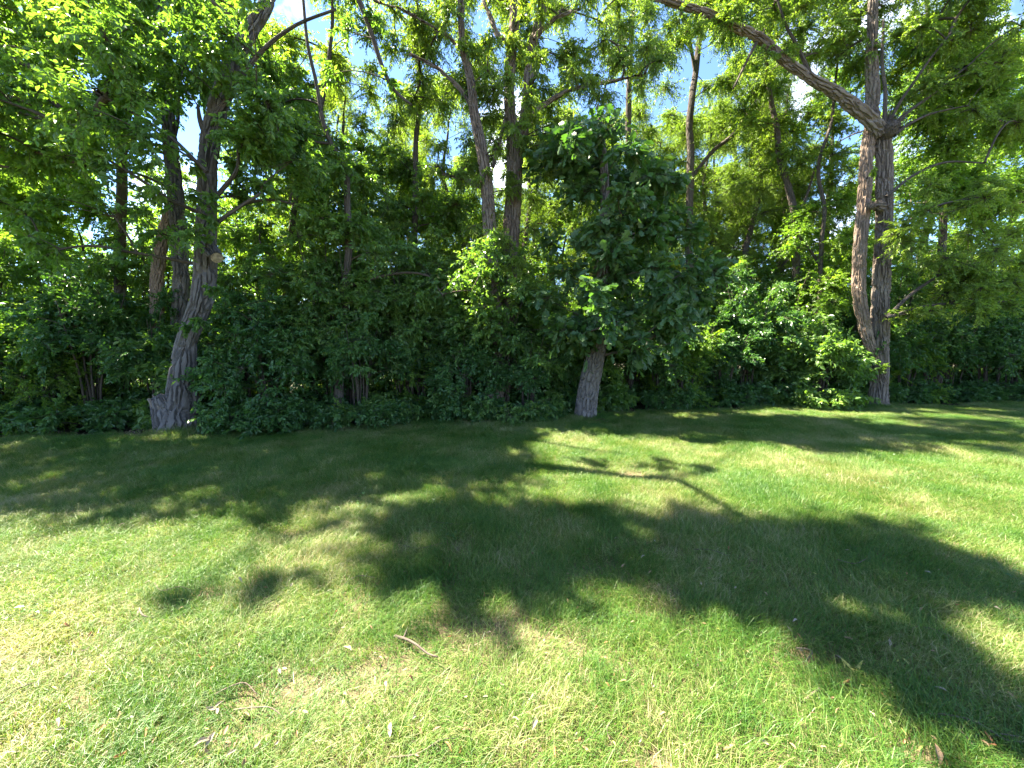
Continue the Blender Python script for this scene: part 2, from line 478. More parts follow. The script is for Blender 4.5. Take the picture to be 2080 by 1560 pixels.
def tuft_mesh(k, nb=760, rad=0.19, hmean=0.075, lean=0.75):
    rng = np.random.default_rng(100 + k)
    th = rng.uniform(0, 2 * np.pi, nb); rr = rad * np.sqrt(rng.uniform(0, 1, nb))
    base = np.stack([rr * np.cos(th), rr * np.sin(th), np.full(nb, -0.012)], 1)
    common = rng.uniform(0, 2 * np.pi)
    az = common + rng.normal(size=nb) * 1.1
    hor = np.stack([np.cos(az), np.sin(az), 0 * az], 1)
    h = hmean * rng.uniform(0.45, 1.30, nb)
    dry = rng.uniform(size=nb) < 0.12
    h[dry] *= 0.6
    ln = np.abs(rng.normal(lean, 0.45, nb)) * h
    sd = np.stack([-np.sin(az), np.cos(az), 0 * az], 1)
    tw = rng.uniform(-1.2, 1.2, nb)[:, None]
    sd = sd * np.cos(tw) + hor * np.sin(tw)
    w = rng.uniform(0.0007, 0.0015, nb)[:, None]
    up = UP[None] * h[:, None]
    p1 = base + up * 0.50 + hor * (ln * 0.22)[:, None]
    p2 = base + up * 0.85 + hor * (ln * 0.62)[:, None]
    p3 = base + up * (1.0 - 0.25 * rng.uniform(0, 1, nb))[:, None] + hor * (ln * 1.15)[:, None]
    V = np.stack([base - sd * w, base + sd * w, p1 - sd * w, p1 + sd * w, p2 - sd * w * 0.7, p2 + sd * w * 0.7, p3], 1)
    f = np.array([[0, 1, 3], [0, 3, 2], [2, 3, 5], [2, 5, 4], [4, 5, 6]])
    F = (f[None] + (np.arange(nb) * 7)[:, None, None]).reshape(-1, 3)
    v = rng.uniform(0, 1, nb) ** 1.4
    v[dry] = 1.2
    return mesh_np("tuft", V.reshape(-1, 3), F, M['grass'], False, {"var": np.repeat(v, 7)})


def vnoise(x, y, s, seed):
    """smooth value noise on the ground plane"""
    r = np.random.default_rng(seed).uniform(0, 1, (64, 64))
    u, v = x * s + 100.3, y * s + 100.7
    i, j = np.floor(u).astype(int), np.floor(v).astype(int)
    f, g = u - i, v - j
    f, g = f * f * (3 - 2 * f), g * g * (3 - 2 * g)
    return (r[i % 64, j % 64] * (1 - f) * (1 - g) + r[(i + 1) % 64, j % 64] * f * (1 - g)
            + r[i % 64, (j + 1) % 64] * (1 - f) * g + r[(i + 1) % 64, (j + 1) % 64] * f * g)


BARE = [(772, 1382, 0.065), (812, 1362, 0.05), (1212, 1162, 0.065), (985, 1285, 0.045), (1150, 1308, 0.045), (1285, 965, 0.1), (560, 1448, 0.03)]
rng = np.random.default_rng(5)
cell = 0.185
ax_, ay_ = np.meshgrid(np.arange(-20, 22, cell), np.arange(-3.0, 12.8, cell), indexing='ij')
gxp = ax_.ravel() + rng.uniform(-0.5, 0.5, ax_.size) * cell
gyp = ay_.ravel() + rng.uniform(-0.5, 0.5, ax_.size) * cell
keep = gyp < edge_y(gxp) + 0.10 * np.sin(gxp * 2.1) + 0.06 * np.sin(gxp * 5.3 + 1) - 0.22 - 0.35 * rng.uniform(0, 1, gxp.size) ** 3
thin = []
for px, py, rad in BARE:
    c = gnd(px, py)
    dd = np.hypot((gxp - c[0]) * 0.75, gyp - c[1])
    keep &= ~(dd < rad + 0.06 + 0.05 * rng.uniform(-1, 1, dd.size))
    thin.append((c, rad))
gxp, gyp = gxp[keep], gyp[keep]
hn = vnoise(gxp, gyp, 0.9, 1) * 0.6 + vnoise(gxp, gyp, 2.7, 2) * 0.4
gs = 0.58 + 0.82 * hn + 0.35 * (vnoise(gxp, gyp, 6.0, 4) - 0.5) + rng.uniform(-0.12, 0.12, gxp.size)
ed = edge_y(gxp) - gyp
gs *= 1 + 0.75 * np.exp(-np.maximum(ed - 0.12, 0) / 0.10) * (0.4 + vnoise(gxp, gyp, 3.0, 8))   # uncut fringe at the hedge foot
for px, py in ((358, 886), (1190, 856), (1783, 831)):
    c = gnd(px, py); gs *= 1 + 0.7 * np.exp(-(np.hypot(gxp - c[0], gyp - c[1] - 0.2) / 0.42) ** 4)
for c, rad in thin:
    dd = np.hypot((gxp - c[0]) * 0.75, gyp - c[1])
    gs *= np.clip(0.35 + 0.65 * (dd - rad) / 0.25, 0.35, 1)
gz = lawn_z(gxp, gyp)
NT = 6
pts = bpy.data.meshes.new("lawn_grass")
pts.vertices.add(len(gxp))
pts.vertices.foreach_set("co", np.stack([gxp, gyp, gz], 1).astype(np.float32).ravel())
for nm, arr in (("tuft_rot", vnoise(gxp, gyp, 0.45, 3) * 12 + rng.normal(size=gxp.size) * 0.9), ("tuft_scale", gs), ("tuft_kind", rng.integers(0, NT, gxp.size).astype(float))):
    q = pts.attributes.new(nm, 'FLOAT', 'POINT'); q.data.foreach_set("value", arr.astype(np.float32))
pts.materials.append(M['grass'])
grass = obj("lawn_grass", pts, kind="stuff")
tag(grass, "short mown green grass with dry straw blades covering the lawn", "grass")
ng = bpy.data.node_groups.new("grass_tufts", 'GeometryNodeTree')
ng.interface.new_socket("Geometry", in_out='INPUT', socket_type='NodeSocketGeometry')
ng.interface.new_socket("Geometry", in_out='OUTPUT', socket_type='NodeSocketGeometry')
gi, go = ng.nodes.new("NodeGroupInput"), ng.nodes.new("NodeGroupOutput")
jn = ng.nodes.new("GeometryNodeJoinGeometry")
def named(nm):
    q = ng.nodes.new("GeometryNodeInputNamedAttribute"); q.data_type = 'FLOAT'; q.inputs[0].default_value = nm; return q.outputs[0]
a_rot, a_sc, a_k = named("tuft_rot"), named("tuft_scale"), named("tuft_kind")
cx = ng.nodes.new("ShaderNodeCombineXYZ"); ng.links.new(a_rot, cx.inputs[2])
sx = ng.nodes.new("ShaderNodeCombineXYZ"); sx.inputs[0].default_value = sx.inputs[1].default_value = 1.0
ng.links.new(a_sc, sx.inputs[2])
for k in range(NT):
    to = bpy.data.objects.new("grass_tuft", tuft_mesh(k))
    oi = ng.nodes.new("GeometryNodeObjectInfo"); oi.inputs["Object"].default_value = to
    ip = ng.nodes.new("GeometryNodeInstanceOnPoints")
    cmp_ = ng.nodes.new("FunctionNodeCompare"); cmp_.data_type = 'FLOAT'; cmp_.operation = 'EQUAL'
    ng.links.new(a_k, cmp_.inputs[0]); cmp_.inputs[1].default_value = k; cmp_.inputs["Epsilon"].default_value = 0.2
    ng.links.new(gi.outputs[0], ip.inputs["Points"]); ng.links.new(cmp_.outputs[0], ip.inputs["Selection"])
    ng.links.new(oi.outputs["Geometry"], ip.inputs["Instance"])
    ng.links.new(cx.outputs[0], ip.inputs["Rotation"]); ng.links.new(sx.outputs[0], ip.inputs["Scale"])
    ng.links.new(ip.outputs[0], jn.inputs[0])
ng.links.new(jn.outputs[0], go.inputs[0])
md = grass.modifiers.new("grass_tufts", 'NODES'); md.node_group = ng

# broad-leaved weeds and clover between the blades
rng = np.random.default_rng(8)
K, per = 900, 7
cx_, cy_ = rng.uniform(-9, 11, K), rng.uniform(0.6, 9.0, K)
cl_ = vnoise(cx_, cy_, 0.7, 12) > 0.45
cx_, cy_ = cx_[cl_], cy_[cl_]; K = len(cx_)
sz = rng.uniform(0.018, 0.045, K)[:, None]
az = rng.uniform(0, 2 * np.pi, (K, per)); rd = rng.uniform(0.0, 1.6, (K, per)) * sz
x = cx_[:, None] + rd * np.cos(az); y = cy_[:, None] + rd * np.sin(az)
okk = (y < edge_y(x) - 0.2).ravel()
pos = np.stack([x, y, lawn_z(x, y) + rng.uniform(0.025, 0.055, x.shape)], -1).reshape(-1, 3)[okk]
dr = np.stack([np.cos(az), np.sin(az), rng.uniform(-0.1, 0.5, az.shape)], -1).reshape(-1, 3)[okk]
V, F, A = leaf_faces(pos, dr, UP + rng.normal(size=dr.shape) * 0.3, (np.repeat(sz, per, 1).ravel() * rng.uniform(0.7, 1.2, K * per))[okk], (np.repeat(sz, per, 1).ravel() * rng.uniform(0.4, 0.8, K * per))[okk], rng.uniform(0, 0.7, K * per)[okk], 'ovate')
tag(obj("lawn_weeds", mesh_np("lawn_weeds", V, F, M['shrub'], False, {"var": A}), kind="stuff"), "small broad-leaved weeds and clover growing among the lawn grass", "weeds")

# ------------------------------------------------------------------ trees
LF = {
    'elm': dict(len=0.092, wid=0.050, shape='rhomb', hang=0.45, mat='elm', tumble=0.95),
    'willow': dict(len=0.092, wid=0.026, shape='rhomb', hang=0.55, mat='willow', tumble=1.1),
    'ash': dict(len=0.075, wid=0.032, shape='rhomb', hang=0.35, mat='willow', tumble=1.0),
    'oak': dict(len=0.175, wid=0.115, shape='oak', hang=0.30, mat='oak', tumble=0.95),
    'shrub': dict(len=0.078, wid=0.044, shape='ovate', hang=0.30, mat='shrub', tumble=0.9),
    'shrub_large': dict(len=0.115, wid=0.062, shape='ovate', hang=0.40, mat='elm', tumble=0.9),
    'shrub_small': dict(len=0.058, wid=0.034, shape='rhomb', hang=0.25, mat='wood_leaf', tumble=1.0),
    'wood': dict(len=0.085, wid=0.046, shape='rhomb', hang=0.35, mat='wood_leaf', tumble=1.0),
}
LIT = [[(1075, 915), (1330, 905), (1600, 930), (1850, 945), (2080, 935), (2080, 1130), (1880, 1035), (1560, 1030), (1290, 1010), (1080, 975)],
       [(0, 1085), (330, 1055), (640, 1040), (880, 1015), (1000, 1040), (860, 1075), (700, 1110), (800, 1150), (770, 1230), (950, 1290), (1060, 1290),
        (1200, 1215), (1380, 1200), (1420, 1290), (1560, 1320), (1740, 1340), (1880, 1480), (2080, 1500), (2080, 1900), (0, 1900)],
       [(2080, 1200), (1900, 1260), (1990, 1380), (2080, 1440), (2300, 1400), (2300, 1150)]]
LITG = [np.array([gnd(px, py)[:2] for px, py in poly]) for poly in LIT]


def inside(poly, x, y):
    c = False
    n_ = len(poly)
    for i in range(n_):
        x1, y1 = poly[i]; x2, y2 = poly[(i + 1) % n_]
        if (y1 > y) != (y2 > y) and x < (x2 - x1) * (y - y1) / (y2 - y1 + 1e-12) + x1:
            c = not c
    return c


def shades_lit(c, r=0.0):
    """does a clump at c throw its shadow on a part of the lawn that the photograph shows in sun?"""
    g = c - SUN * (c[2] / SUN[2])
    pts_ = [(g[0], g[1])] + [(g[0] + r * dx, g[1] + r * dy) for dx, dy in ((1.2, 0), (-1.2, 0), (0, 1), (0, -1))]
    return any(inside(poly, x, y) for poly in LITG for x, y in pts_)


SHAFTS = []                                              # (point, radius): openings in the leaves where a shaft of sun comes through


def in_shaft(c, r):
    for p, rad in SHAFTS:
        d = c - p; t = d @ SUN
        if t > 0.75 and np.linalg.norm(d - t * SUN) < rad + 1.15 * r: return True
    return False


def make_crown(rng, root, base, skeleton, clumps, leaf, dens=1.0, droop=0.25, twig_r=0.004, branch_r=0.03, up=0.15, names=("branchwork", "crown"), flat=0.75, single=0, fine=False):
    """clumps: list of (centre, radius). Each hangs on a branch grown from the nearest stem point."""
    lf = LF[leaf]
    clumps = [q for q in clumps if q[0][2] > 8.5 or not in_shaft(*q)]
    C = np.array([c for c, r in clumps]); R = np.array([r for c, r in clumps])
    sk = np.asarray(skeleton)
    nC = len(C)
    order = np.argsort([np.min(((sk - c) ** 2).sum(1)) for c in C])
    npos, nown, nlen = [sk], [np.full(len(sk), -1)], [np.zeros(len(sk))]
    near, mid, par = np.zeros((nC, 3)), np.zeros((nC, 3)), np.full(nC, -1)
    tb = np.array([0.35, 0.5, 0.65, 0.8, 0.95])[:, None]
    for k in order:                                       # each branch leaves the nearest stem or branch grown so far
        NP, NO, NL = np.concatenate(npos), np.concatenate(nown), np.concatenate(nlen)
        dv = C[k] - NP
        dist = np.linalg.norm(dv * np.array([1, 1, 1.15]), axis=1)
        cost = dist + 0.30 * NL + np.where(dv[:, 2] < 0.1 * dist, 0.35 + 0.5 * np.maximum(0, -dv[:, 2]), 0)
        q = int(np.argmin(cost))
        near[k], par[k] = NP[q], NO[q]
        dl = np.linalg.norm(C[k] - near[k])
        mid[k] = 0.5 * (near[k] + C[k]) + np.array([0, 0, 0.14 * dl]) + rng.normal(size=3) * 0.11 * dl
        npos.append(near[k] * (1 - tb)**2 + 2 * mid[k] * tb * (1 - tb) + C[k] * tb**2)
        nown.append(np.full(5, k)); nlen.append(NL[q] + dl * tb[:, 0])
    desc = np.ones(nC)
    for k in order[::-1]:
        if par[k] >= 0: desc[par[k]] += desc[k]
    t = np.linspace(0, 1, 8)[None, :, None]
    B = near[:, None] * (1 - t)**2 + 2 * mid[:, None] * t * (1 - t) + C[:, None] * t**2
    br = np.clip(branch_r * 0.36 * np.sqrt(desc), 0.005, 0.06)
    tip = np.maximum(0.004, np.where(desc > 1, br * 0.6, br * 0.35))
    bag = Bag()
    bag.add(*rods(B, br[:, None] + (tip - br)[:, None] * np.linspace(0, 1, 8)[None], 6))
    cnt = np.maximum(6, (dens * 74 * R ** 1.8)).astype(int)
    S, D, L, v0 = [], [], [], []
    for k in range(len(C)):
        nk = cnt[k]
        tt = rng.uniform(0.55, 1.0, nk)[:, None]
        s = near[k] * (1 - tt)**2 + 2 * mid[k] * tt * (1 - tt) + C[k] * tt**2
        inr = C[k] + unit(rng.normal(size=(nk, 3))) * (R[k] * 0.45 * rng.uniform(0, 1, (nk, 1)) ** 0.5)
        far = (np.linalg.norm(s - C[k], axis=1) > 0.5 * R[k])[:, None]
        s = np.where(far, inr, 0.5 * s + 0.5 * inr)
        d = unit(rng.normal(size=(nk, 3)) * np.array([1, 1, flat]) + np.array([0, 0, up]) + 0.5 * unit(C[k] - near[k] + 1e-6) * np.array([1, 1, 0.3]))
        S.append(s); D.append(d); L.append(R[k] * rng.uniform(0.55, 1.05, nk)); v0.append(np.full(nk, rng.uniform()))
    S, D, L, v0 = map(np.concatenate, (S, D, L, v0))
    per = max(6, int(np.median(L) / (lf['len'] * (0.42 if leaf == 'oak' else 0.21))))
    P, lv = sprays(rng, S, D, L, per, lf, droop, v0)
    # each twig starts at its branch end
    P[:, 0] = 0.5 * P[:, 0] + 0.5 * P[:, 1]
    lk = np.concatenate([np.repeat(c[None], k, 0) for c, k in zip(C, cnt)])
    P = np.stack([lk, P[:, 0], P[:, 2]], 1) if fine else np.stack([lk, P[:, 2]], 1)
    bag.add(*rods(P, twig_r * np.linspace(1.2, 0.35, P.shape[1])[None] * np.ones((len(S), 1)), 3))
    off = np.asarray(base)
    if single:                                            # the leaves that show largest are pieces of their own
        pos, dr, nr, ln, wd, va = lv
        near_ = np.argsort(np.linalg.norm(pos - np.array([0, 0, EYE]), axis=1) / ln)[:single]
        bs, tri = LEAF[lf['shape']]
        lm = [mesh_np("leaf", bs, np.array(tri), M[lf['mat']], False, {"var": np.full(len(bs), v_)}) for v_ in (0.1, 0.35, 0.6, 0.9)]
        from mathutils import Matrix
        for i_ in near_:
            x_ = unit(dr[i_]); y_ = unit(np.cross(nr[i_], x_)); z_ = np.cross(x_, y_)
            o_ = obj("leaf", lm[int(np.clip(va[i_] * 4, 0, 3))], root)
            mt = np.eye(4); mt[:3, 0], mt[:3, 1], mt[:3, 2], mt[:3, 3] = x_ * ln[i_], y_ * wd[i_], z_ * ln[i_], pos[i_] - off
            o_.matrix_local = Matrix(mt.tolist())
        rest = np.setdiff1d(np.arange(len(pos)), near_)
        lv = tuple(q_[rest] for q_ in lv)
    V, F, A = leaf_faces(*lv, lf['shape'])
    b = Bag(); b.V = [v - off for v in bag.V]; b.F = bag.F; b.A = bag.A
    bm = b.mesh("branchwork", M['twig'], True, "bark")
    cm = mesh_np("crown", V - off, F, M[lf['mat']], False, {"var": A})
    o1 = obj(names[0], bm, root, "stuff"); o2 = obj(names[1], cm, root, "stuff")
    return o1, o2


def stem(root, base, name, ctrl, rad, mat, sides=64, step=0.025, lobes=0.05, flare=None, seed=1, wob=0.0, label=None):
    V, F, A = tube(ctrl, rad, sides, step, lobes, flare, seed, wob=wob)
    me = mesh_np(name, V - np.asarray(base), F, M[mat], True, {"bark": A})
    o = obj(name, me, root)
    if label: o["label"] = label
    return o


def px_stem(pts_, ydef):
    """[(px, py, half width px[, y])] -> control points and radii"""
    C, R = [], []
    for q in pts_:
        y = q[3] if len(q) > 3 else ydef
        p_ = at(q[0], q[1], y); C.append(p_)
        R.append(q[2] / F_PX * y * (y / math.hypot(p_[0], y)) * 0.97)
    return C, R


def samp(*ctrls):
    out = []
    for C in ctrls:
        out.append(path(C, np.ones(len(C)), 0.12)[0])
    return np.concatenate(out)


def px_clumps(lst, ydef):
    out = []
    for q in lst:
        y = q[3] if len(q) > 3 else ydef
        out.append((at(q[0], q[1], y), q[2] / F_PX * y))
    return out


def fill(rng, outline, y0, y1, rpx, n_, keepfn=None, soft=0.8):
    """random clumps inside a picture-plane outline, spread through the depth y0..y1 of the crown"""
    o_ = np.array(outline, float); out = []
    tries = 0
    while len(out) < n_ and tries < n_ * 40:
        tries += 1
        px, py = rng.uniform(o_[:, 0].min(), o_[:, 0].max()), rng.uniform(o_[:, 1].min(), o_[:, 1].max())
        if not inside(o_, px, py): continue
        y = rng.uniform(y0, y1)
        c = at(px, py, y); r = rng.uniform(*rpx) / F_PX * y
        if shades_lit(c, r * soft) and not (soft < 0.5 and rng.uniform() < 0.5): continue
        if keepfn and not keepfn(c): continue
        out.append((c, r))
    return out


def ball(rng, c, rad, n_, r, lit_test=True):
    out = []
    tries = 0
    while len(out) < n_ and tries < n_ * 30:
        tries += 1
        d = unit(rng.normal(size=3)) * rng.uniform(0.25, 1) ** 0.6
        q = np.asarray(c) + d * np.asarray(rad)
        rr = rng.uniform(*r)
        if lit_test and shades_lit(q, rr * 0.9): continue
        out.append((q, rr))
    return out


_yO = gnd(1190, 856)[1] + 0.24; _yN = gnd(690, 862)[1] + 0.25; _yR = gnd(1783, 831)[1] + 0.30
SHAFTS += [(at(1218, 600, _yO - 1.35), 0.40), (at(1232, 650, _yO - 1.35), 0.30), (at(975, 555, _yN - 0.35), 0.35), (at(1748, 400, _yR), 0.30), (at(1746, 500, _yR), 0.35), (at(1744, 600, _yR), 0.30), (at(1900, 380, _yR - 0.7), 0.5), (at(1990, 450, _yR - 0.7), 0.5)]

# ---- the leaning tree with the swollen, broken base (left)
rng = np.random.default_rng(21)
bA = gnd(358, 886); yA = bA[1] + 0.30; bA = np.array([at(360, 880, yA)[0], yA, 0.0])
cA, rA = px_stem([(362, 900, 48), (365, 860, 43), (369, 815, 34), (372, 770, 28), (376, 725, 24), (381, 690, 20), (394, 655, 20.5), (408, 620, 22), (417, 575, 23), (418, 520, 22),
                  (420, 440, 19), (421, 360, 18), (427, 290, 18), (440, 230, 18), (457, 175, 17), (476, 120, 15), (505, 68, 13.5), (540, 10, 12), (560, -60, 10), (570, -150, 8)], yA)
tA = empty("leaning_tree", bA)
tag(tA, "leaning grey-barked tree with a swollen broken stub at its base", "tree")
stem(tA, bA, "trunk", cA, rA, 'bark_grey', 100, 0.017, 0.05, (0.28, 0.25), 3)
cS, rS = px_stem([(356, 905, 38), (346, 862, 35), (336, 830, 31), (328, 808, 25)], yA - 0.10)
s_ = stem(tA, bA, "broken_stub", cS, rS, 'bark_grey', 48, 0.022, 0.10, (0.1, 0.2), 8, label="thick broken-off stub leaning out of the trunk base")
# jagged split wood on the torn face of the stub
bag = Bag()
e0 = at(314, 822, yA - 0.13)
K = 11
st = np.array([e0 + np.array([rng.uniform(-0.03, 0.10), rng.uniform(-0.16, 0.14), rng.uniform(-0.16, 0.13)]) for _ in range(K)])
en = st + np.stack([-rng.uniform(0.01, 0.05, K), rng.uniform(-0.02, 0.02, K), rng.uniform(0.01, 0.06, K)], 1)
bag.add(*rods(np.stack([st - np.array([-0.08, 0, 0.18]), st, en], 1), np.stack([np.full(K, 0.028), rng.uniform(0.014, 0.026, K), np.full(K, 0.002)], 1), 5))
b2 = Bag(); b2.V = [v - bA for v in bag.V]; b2.F = bag.F
obj("split_wood", b2.mesh("split_wood", M['split_wood']), s_)
# sawn limb
c0, c1 = at(420, 498, yA - 0.02), at(441, 524, yA - 0.30)
V, F, A = tube([c0, c0 * 0.5 + c1 * 0.5 + [0, 0, 0.01], c1], [0.12, 0.098, 0.092], 40, 0.02, 0.04, None, 4, cap=False)
s2 = obj("sawn_limb", mesh_np("sawn_limb", V - bA, F, M['bark_grey'], True, {"bark": A}), tA)
dz = unit(c1 - c0); u_ = unit(np.cross(dz, UP)); w_ = np.cross(dz, u_)
th = np.linspace(0, 2 * np.pi, 28, endpoint=False)
ring = c1 - dz * 0.004 + 0.088 * (np.cos(th)[:, None] * u_ + np.sin(th)[:, None] * w_)
V = np.vstack([c1 + dz * 0.006, ring]); F = np.array([[0, 1 + k, 1 + (k + 1) % 28] for k in range(28)])
obj("cut_face", mesh_np("cut_face", V - bA, F, M['cut_wood']), s2)
limbsA = []
for pts_, y, nm in [([(440, 235, 9), (470, 190, 7), (520, 120, 5), (590, 60, 3.5), (680, 20, 2.5)], yA - 0.3, "limb"),
                    ([(421, 350, 5), (400, 330, 5), (350, 280, 4), (290, 240, 3), (200, 190, 2)], yA - 0.6, "limb"),
                    ([(420, 420, 5), (450, 385, 5), (480, 340, 4), (485, 300, 3), (560, 280, 2)], yA - 0.3, "limb"),
                    ([(420, 470, 5), (450, 445, 5), (485, 420, 4), (530, 390, 3)], yA - 0.3, "limb"),
                    ([(427, 290, 7), (413, 262, 7), (405, 238, 5), (402, 215, 3)], yA - 0.1, "limb"),
                    ([(560, -30, 8), (640, -70, 7), (700, -45, 6), (735, 20, 5), (755, 75, 4.5), (775, 135, 4), (800, 182, 3.5), (835, 213, 2)], yA, "hanging_limb")]:
    C_, R_ = px_stem(pts_, y)
    stem(tA, bA, nm, C_, R_, 'bark_dark', 12, 0.06, 0.04, None, len(limbsA), wob=0.02)
    limbsA.append(C_)
over = []
SHADE = [[(740, 1095), (900, 1040), (1100, 1025), (1330, 1058), (1560, 1080), (1870, 1085), (2080, 1165), (2080, 1190), (1880, 1240), (1980, 1400), (1800, 1330), (1560, 1300), (1430, 1270), (1400, 1180), (1200, 1190), (1050, 1240), (960, 1270), (790, 1220), (830, 1150)],
         [(300, 1060), (520, 1040), (720, 1075), (650, 1130), (500, 1090)],
         [(330, 1230), (480, 1200), (640, 1190), (560, 1240), (400, 1265)],
         [(1780, 1380), (1900, 1330), (2060, 1430), (2080, 1470), (1960, 1470)],
         [(-350, 915), (0, 905), (500, 905), (1070, 885), (1060, 985), (880, 1000), (640, 1030), (330, 1045), (0, 1070), (-350, 1080)]]
SHADEG = [np.array([gnd(px, py)[:2] for px, py in poly]) for poly in SHADE]
shade = []  # leaf clumps added along the sun rays, mostly unseen, to cast lawn shadows
for poly, n_ in zip(SHADEG, (92, 5, 4, 7, 120)):
    lo, hi = poly.min(0), poly.max(0); k = 0; done = []
    while k < n_:
        cand = [q for q in (rng.uniform(lo, hi) for _ in range(60)) if inside(poly, *q)][:7]
        if not cand: continue
        x, y = max(cand, key=lambda q: min([np.hypot(*(q - w)) for w in done] or [9.0]))
        done.append(np.array([x, y]))
        h = rng.uniform(8.8, 11.2) if n_ != 120 else rng.uniform(4.5, 8.0)
        c = np.array([x, y, 0]) + SUN * (h / SUN[2])
        r = rng.uniform(0.22, 0.30) if n_ in (4, 5) else rng.uniform(0.32, 0.50) if n_ != 120 else rng.uniform(0.5, 0.75)
        g = c - SUN * (c[2] / SUN[2])
        k += 1
        d_ = c - np.array([0, 0, EYE])                    # leave the trunk itself in view
        px, py = W_PX / 2 + F_PX * d_[0] / d_[1], H_PX / 2 - 80 - F_PX * d_[2] / d_[1]
        if n_ == 120 and 340 < px < 500 and 150 < py < 620: continue
        shade.append((c, r))
clA = fill(rng, [(-80, -60), (640, -60), (640, 120), (560, 260), (420, 200), (180, 260), (-80, 300)], yA - 1.6, yA + 0.8, (36, 62), 50)
clA += fill(rng, [(0, 250), (170, 230), (420, 420), (440, 470), (300, 520), (60, 520), (0, 480)], yA - 1.0, yA - 0.2, (28, 50), 30)
clA += fill(rng, [(440, 280), (640, 200), (640, 420), (480, 460)], yA - 0.4, yA + 0.8, (30, 50), 16)
clA += px_clumps([(430, 405, 22, yA - 0.5), (400, 340, 20, yA - 0.5), (345, 300, 22, yA - 0.6), (450, 170, 26, yA - 0.5), (415, 480, 14, yA - 0.4), (425, 440, 20, yA - 0.45), (395, 395, 20, yA - 0.5), (405, 650, 18, yA - 0.35), (385, 665, 14, yA - 0.3), (440, 590, 16, yA - 0.3), (760, 40, 28), (700, 60, 30), (790, 160, 20), (680, 150, 34)], yA)
clA += ball(rng, cA[-1] + np.array([-1.5, 0.8, 1.5]), (4.0, 2.2, 2.2), 12, (0.5, 0.8))
clA += shade
make_crown(rng, tA, bA, samp(cA, *limbsA, *over), clA, 'elm', dens=1.02, droop=0.28, fine=True)

# ---- twin dark stems just behind it
rng = np.random.default_rng(22)
yB = yA + 1.2
bB = np.array([at(360, 850, yB)[0], yB, 0.0])
tB = empty("twin_stem_tree", bB)
tag(tB, "dark twin-stemmed tree standing just behind the leaning swollen-based tree", "tree")
cB, rB = px_stem([(362, 866, 20), (366, 760, 17), (364, 660, 16), (369, 570, 16.5), (364, 480, 16), (357, 400, 15), (349, 320, 14), (342, 250, 13), (335, 150, 11), (325, 40, 9), (318, -80, 7), (312, -180, 4)], yB)
stem(tB, bB, "trunk", cB, rB, 'bark_grey', 48, 0.04, 0.05, (0.25, 0.3), 5)
cB2, rB2 = px_stem([(345, 866, 16), (326, 720, 15), (319, 600, 15), (324, 520, 15), (336, 460, 13), (350, 405, 9)], yB + 0.15)
stem(tB, bB, "second_stem", cB2, rB2, 'bark_sun_warmed', 40, 0.04, 0.05, None, 6)
limB = []
for k, pts_ in enumerate([[(345, 300, 5), (300, 290, 4), (250, 262, 3.5), (190, 240, 2)], [(352, 385, 5), (310, 365, 4), (250, 345, 3), (180, 340, 2)], [(352, 290, 4), (362, 250, 4), (368, 190, 3), (380, 120, 2)]]):
    C_, R_ = px_stem(pts_, yB); stem(tB, bB, "limb", C_, R_, 'bark_dark', 10, 0.07, 0.04, None, 50 + k, wob=0.03); limB.append(C_)
clB = fill(rng, [(120, 0), (420, -40), (520, 120), (380, 280), (200, 330), (90, 250)], yB - 0.3, yB + 1.6, (30, 52), 28)
clB += ball(rng, cB[-1] + np.array([0, 0.8, 0.3]), (2.4, 1.6, 2.2), 8, (0.5, 0.8))
make_crown(rng, tB, bB, samp(cB, *limB), clB, 'elm', dens=1.1)

# ---- forked dark tree further left
rng = np.random.default_rng(23)
yC = yA + 2.0
bC = np.array([at(250, 840, yC)[0], yC, 0.0])
tC = empty("forked_tree", bC)
tag(tC, "slim dark tree forking in a Y, left of the twin stems", "tree")
cC, rC = px_stem([(252, 850, 17), (249, 700, 14), (244, 560, 13), (245, 450, 12), (248, 380, 11.5), (246, 320, 11), (236, 260, 9), (228, 200, 9), (222, 100, 7), (214, 0, 6), (205, -120, 4)], yC)
stem(tC, bC, "trunk", cC, rC, 'bark_dark', 32, 0.05, 0.05, (0.25, 0.3), 7)
cC2, rC2 = px_stem([(247, 330, 8), (254, 306, 6.5), (268, 285, 6), (300, 276, 4), (340, 292, 2)], yC - 0.1)
stem(tC, bC, "fork", cC2, rC2, 'bark_dark', 16, 0.05, 0.04, None, 8)
clC = fill(rng, [(0, -60), (320, -60), (330, 200), (150, 330), (0, 420)], yC - 0.6, yC + 1.4, (34, 58), 38)
clC += ball(rng, cC[-1] + np.array([-0.5, 0.8, 0.3]), (3.0, 1.8, 2.2), 8, (0.5, 0.8))
make_crown(rng, tC, bC, samp(cC, cC2), clC, 'elm', dens=1.1)

# ---- slim tree behind the hedge with a twisting limb
rng = np.random.default_rng(24)
bN = gnd(690, 862); yN = bN[1] + 0.25; bN = np.array([at(690, 860, yN)[0], yN, 0.0])
tN = empty("slim_tree", bN)
tag(tN, "slim dark trunk rising through the hedge midway between leaning tree and oak", "tree")
cN, rN = px_stem([(690, 872, 13), (688, 800, 11), (694, 700, 10), (702, 640, 9.5), (705, 560, 8.5), (709, 500, 8), (706, 420, 7), (700, 340, 6), (672, 290, 5), (655, 240, 4.5), (645, 180, 4), (625, 90, 3.5), (615, -10, 3)], yN)
stem(tN, bN, "trunk", cN, rN, 'bark_dark', 28, 0.05, 0.06, (0.3, 0.2), 9)
clN = fill(rng, [(520, 180), (700, 160), (860, 380), (1010, 520), (990, 600), (800, 600), (600, 620), (500, 460)], yN - 0.4, yN + 1.6, (34, 62), 75)
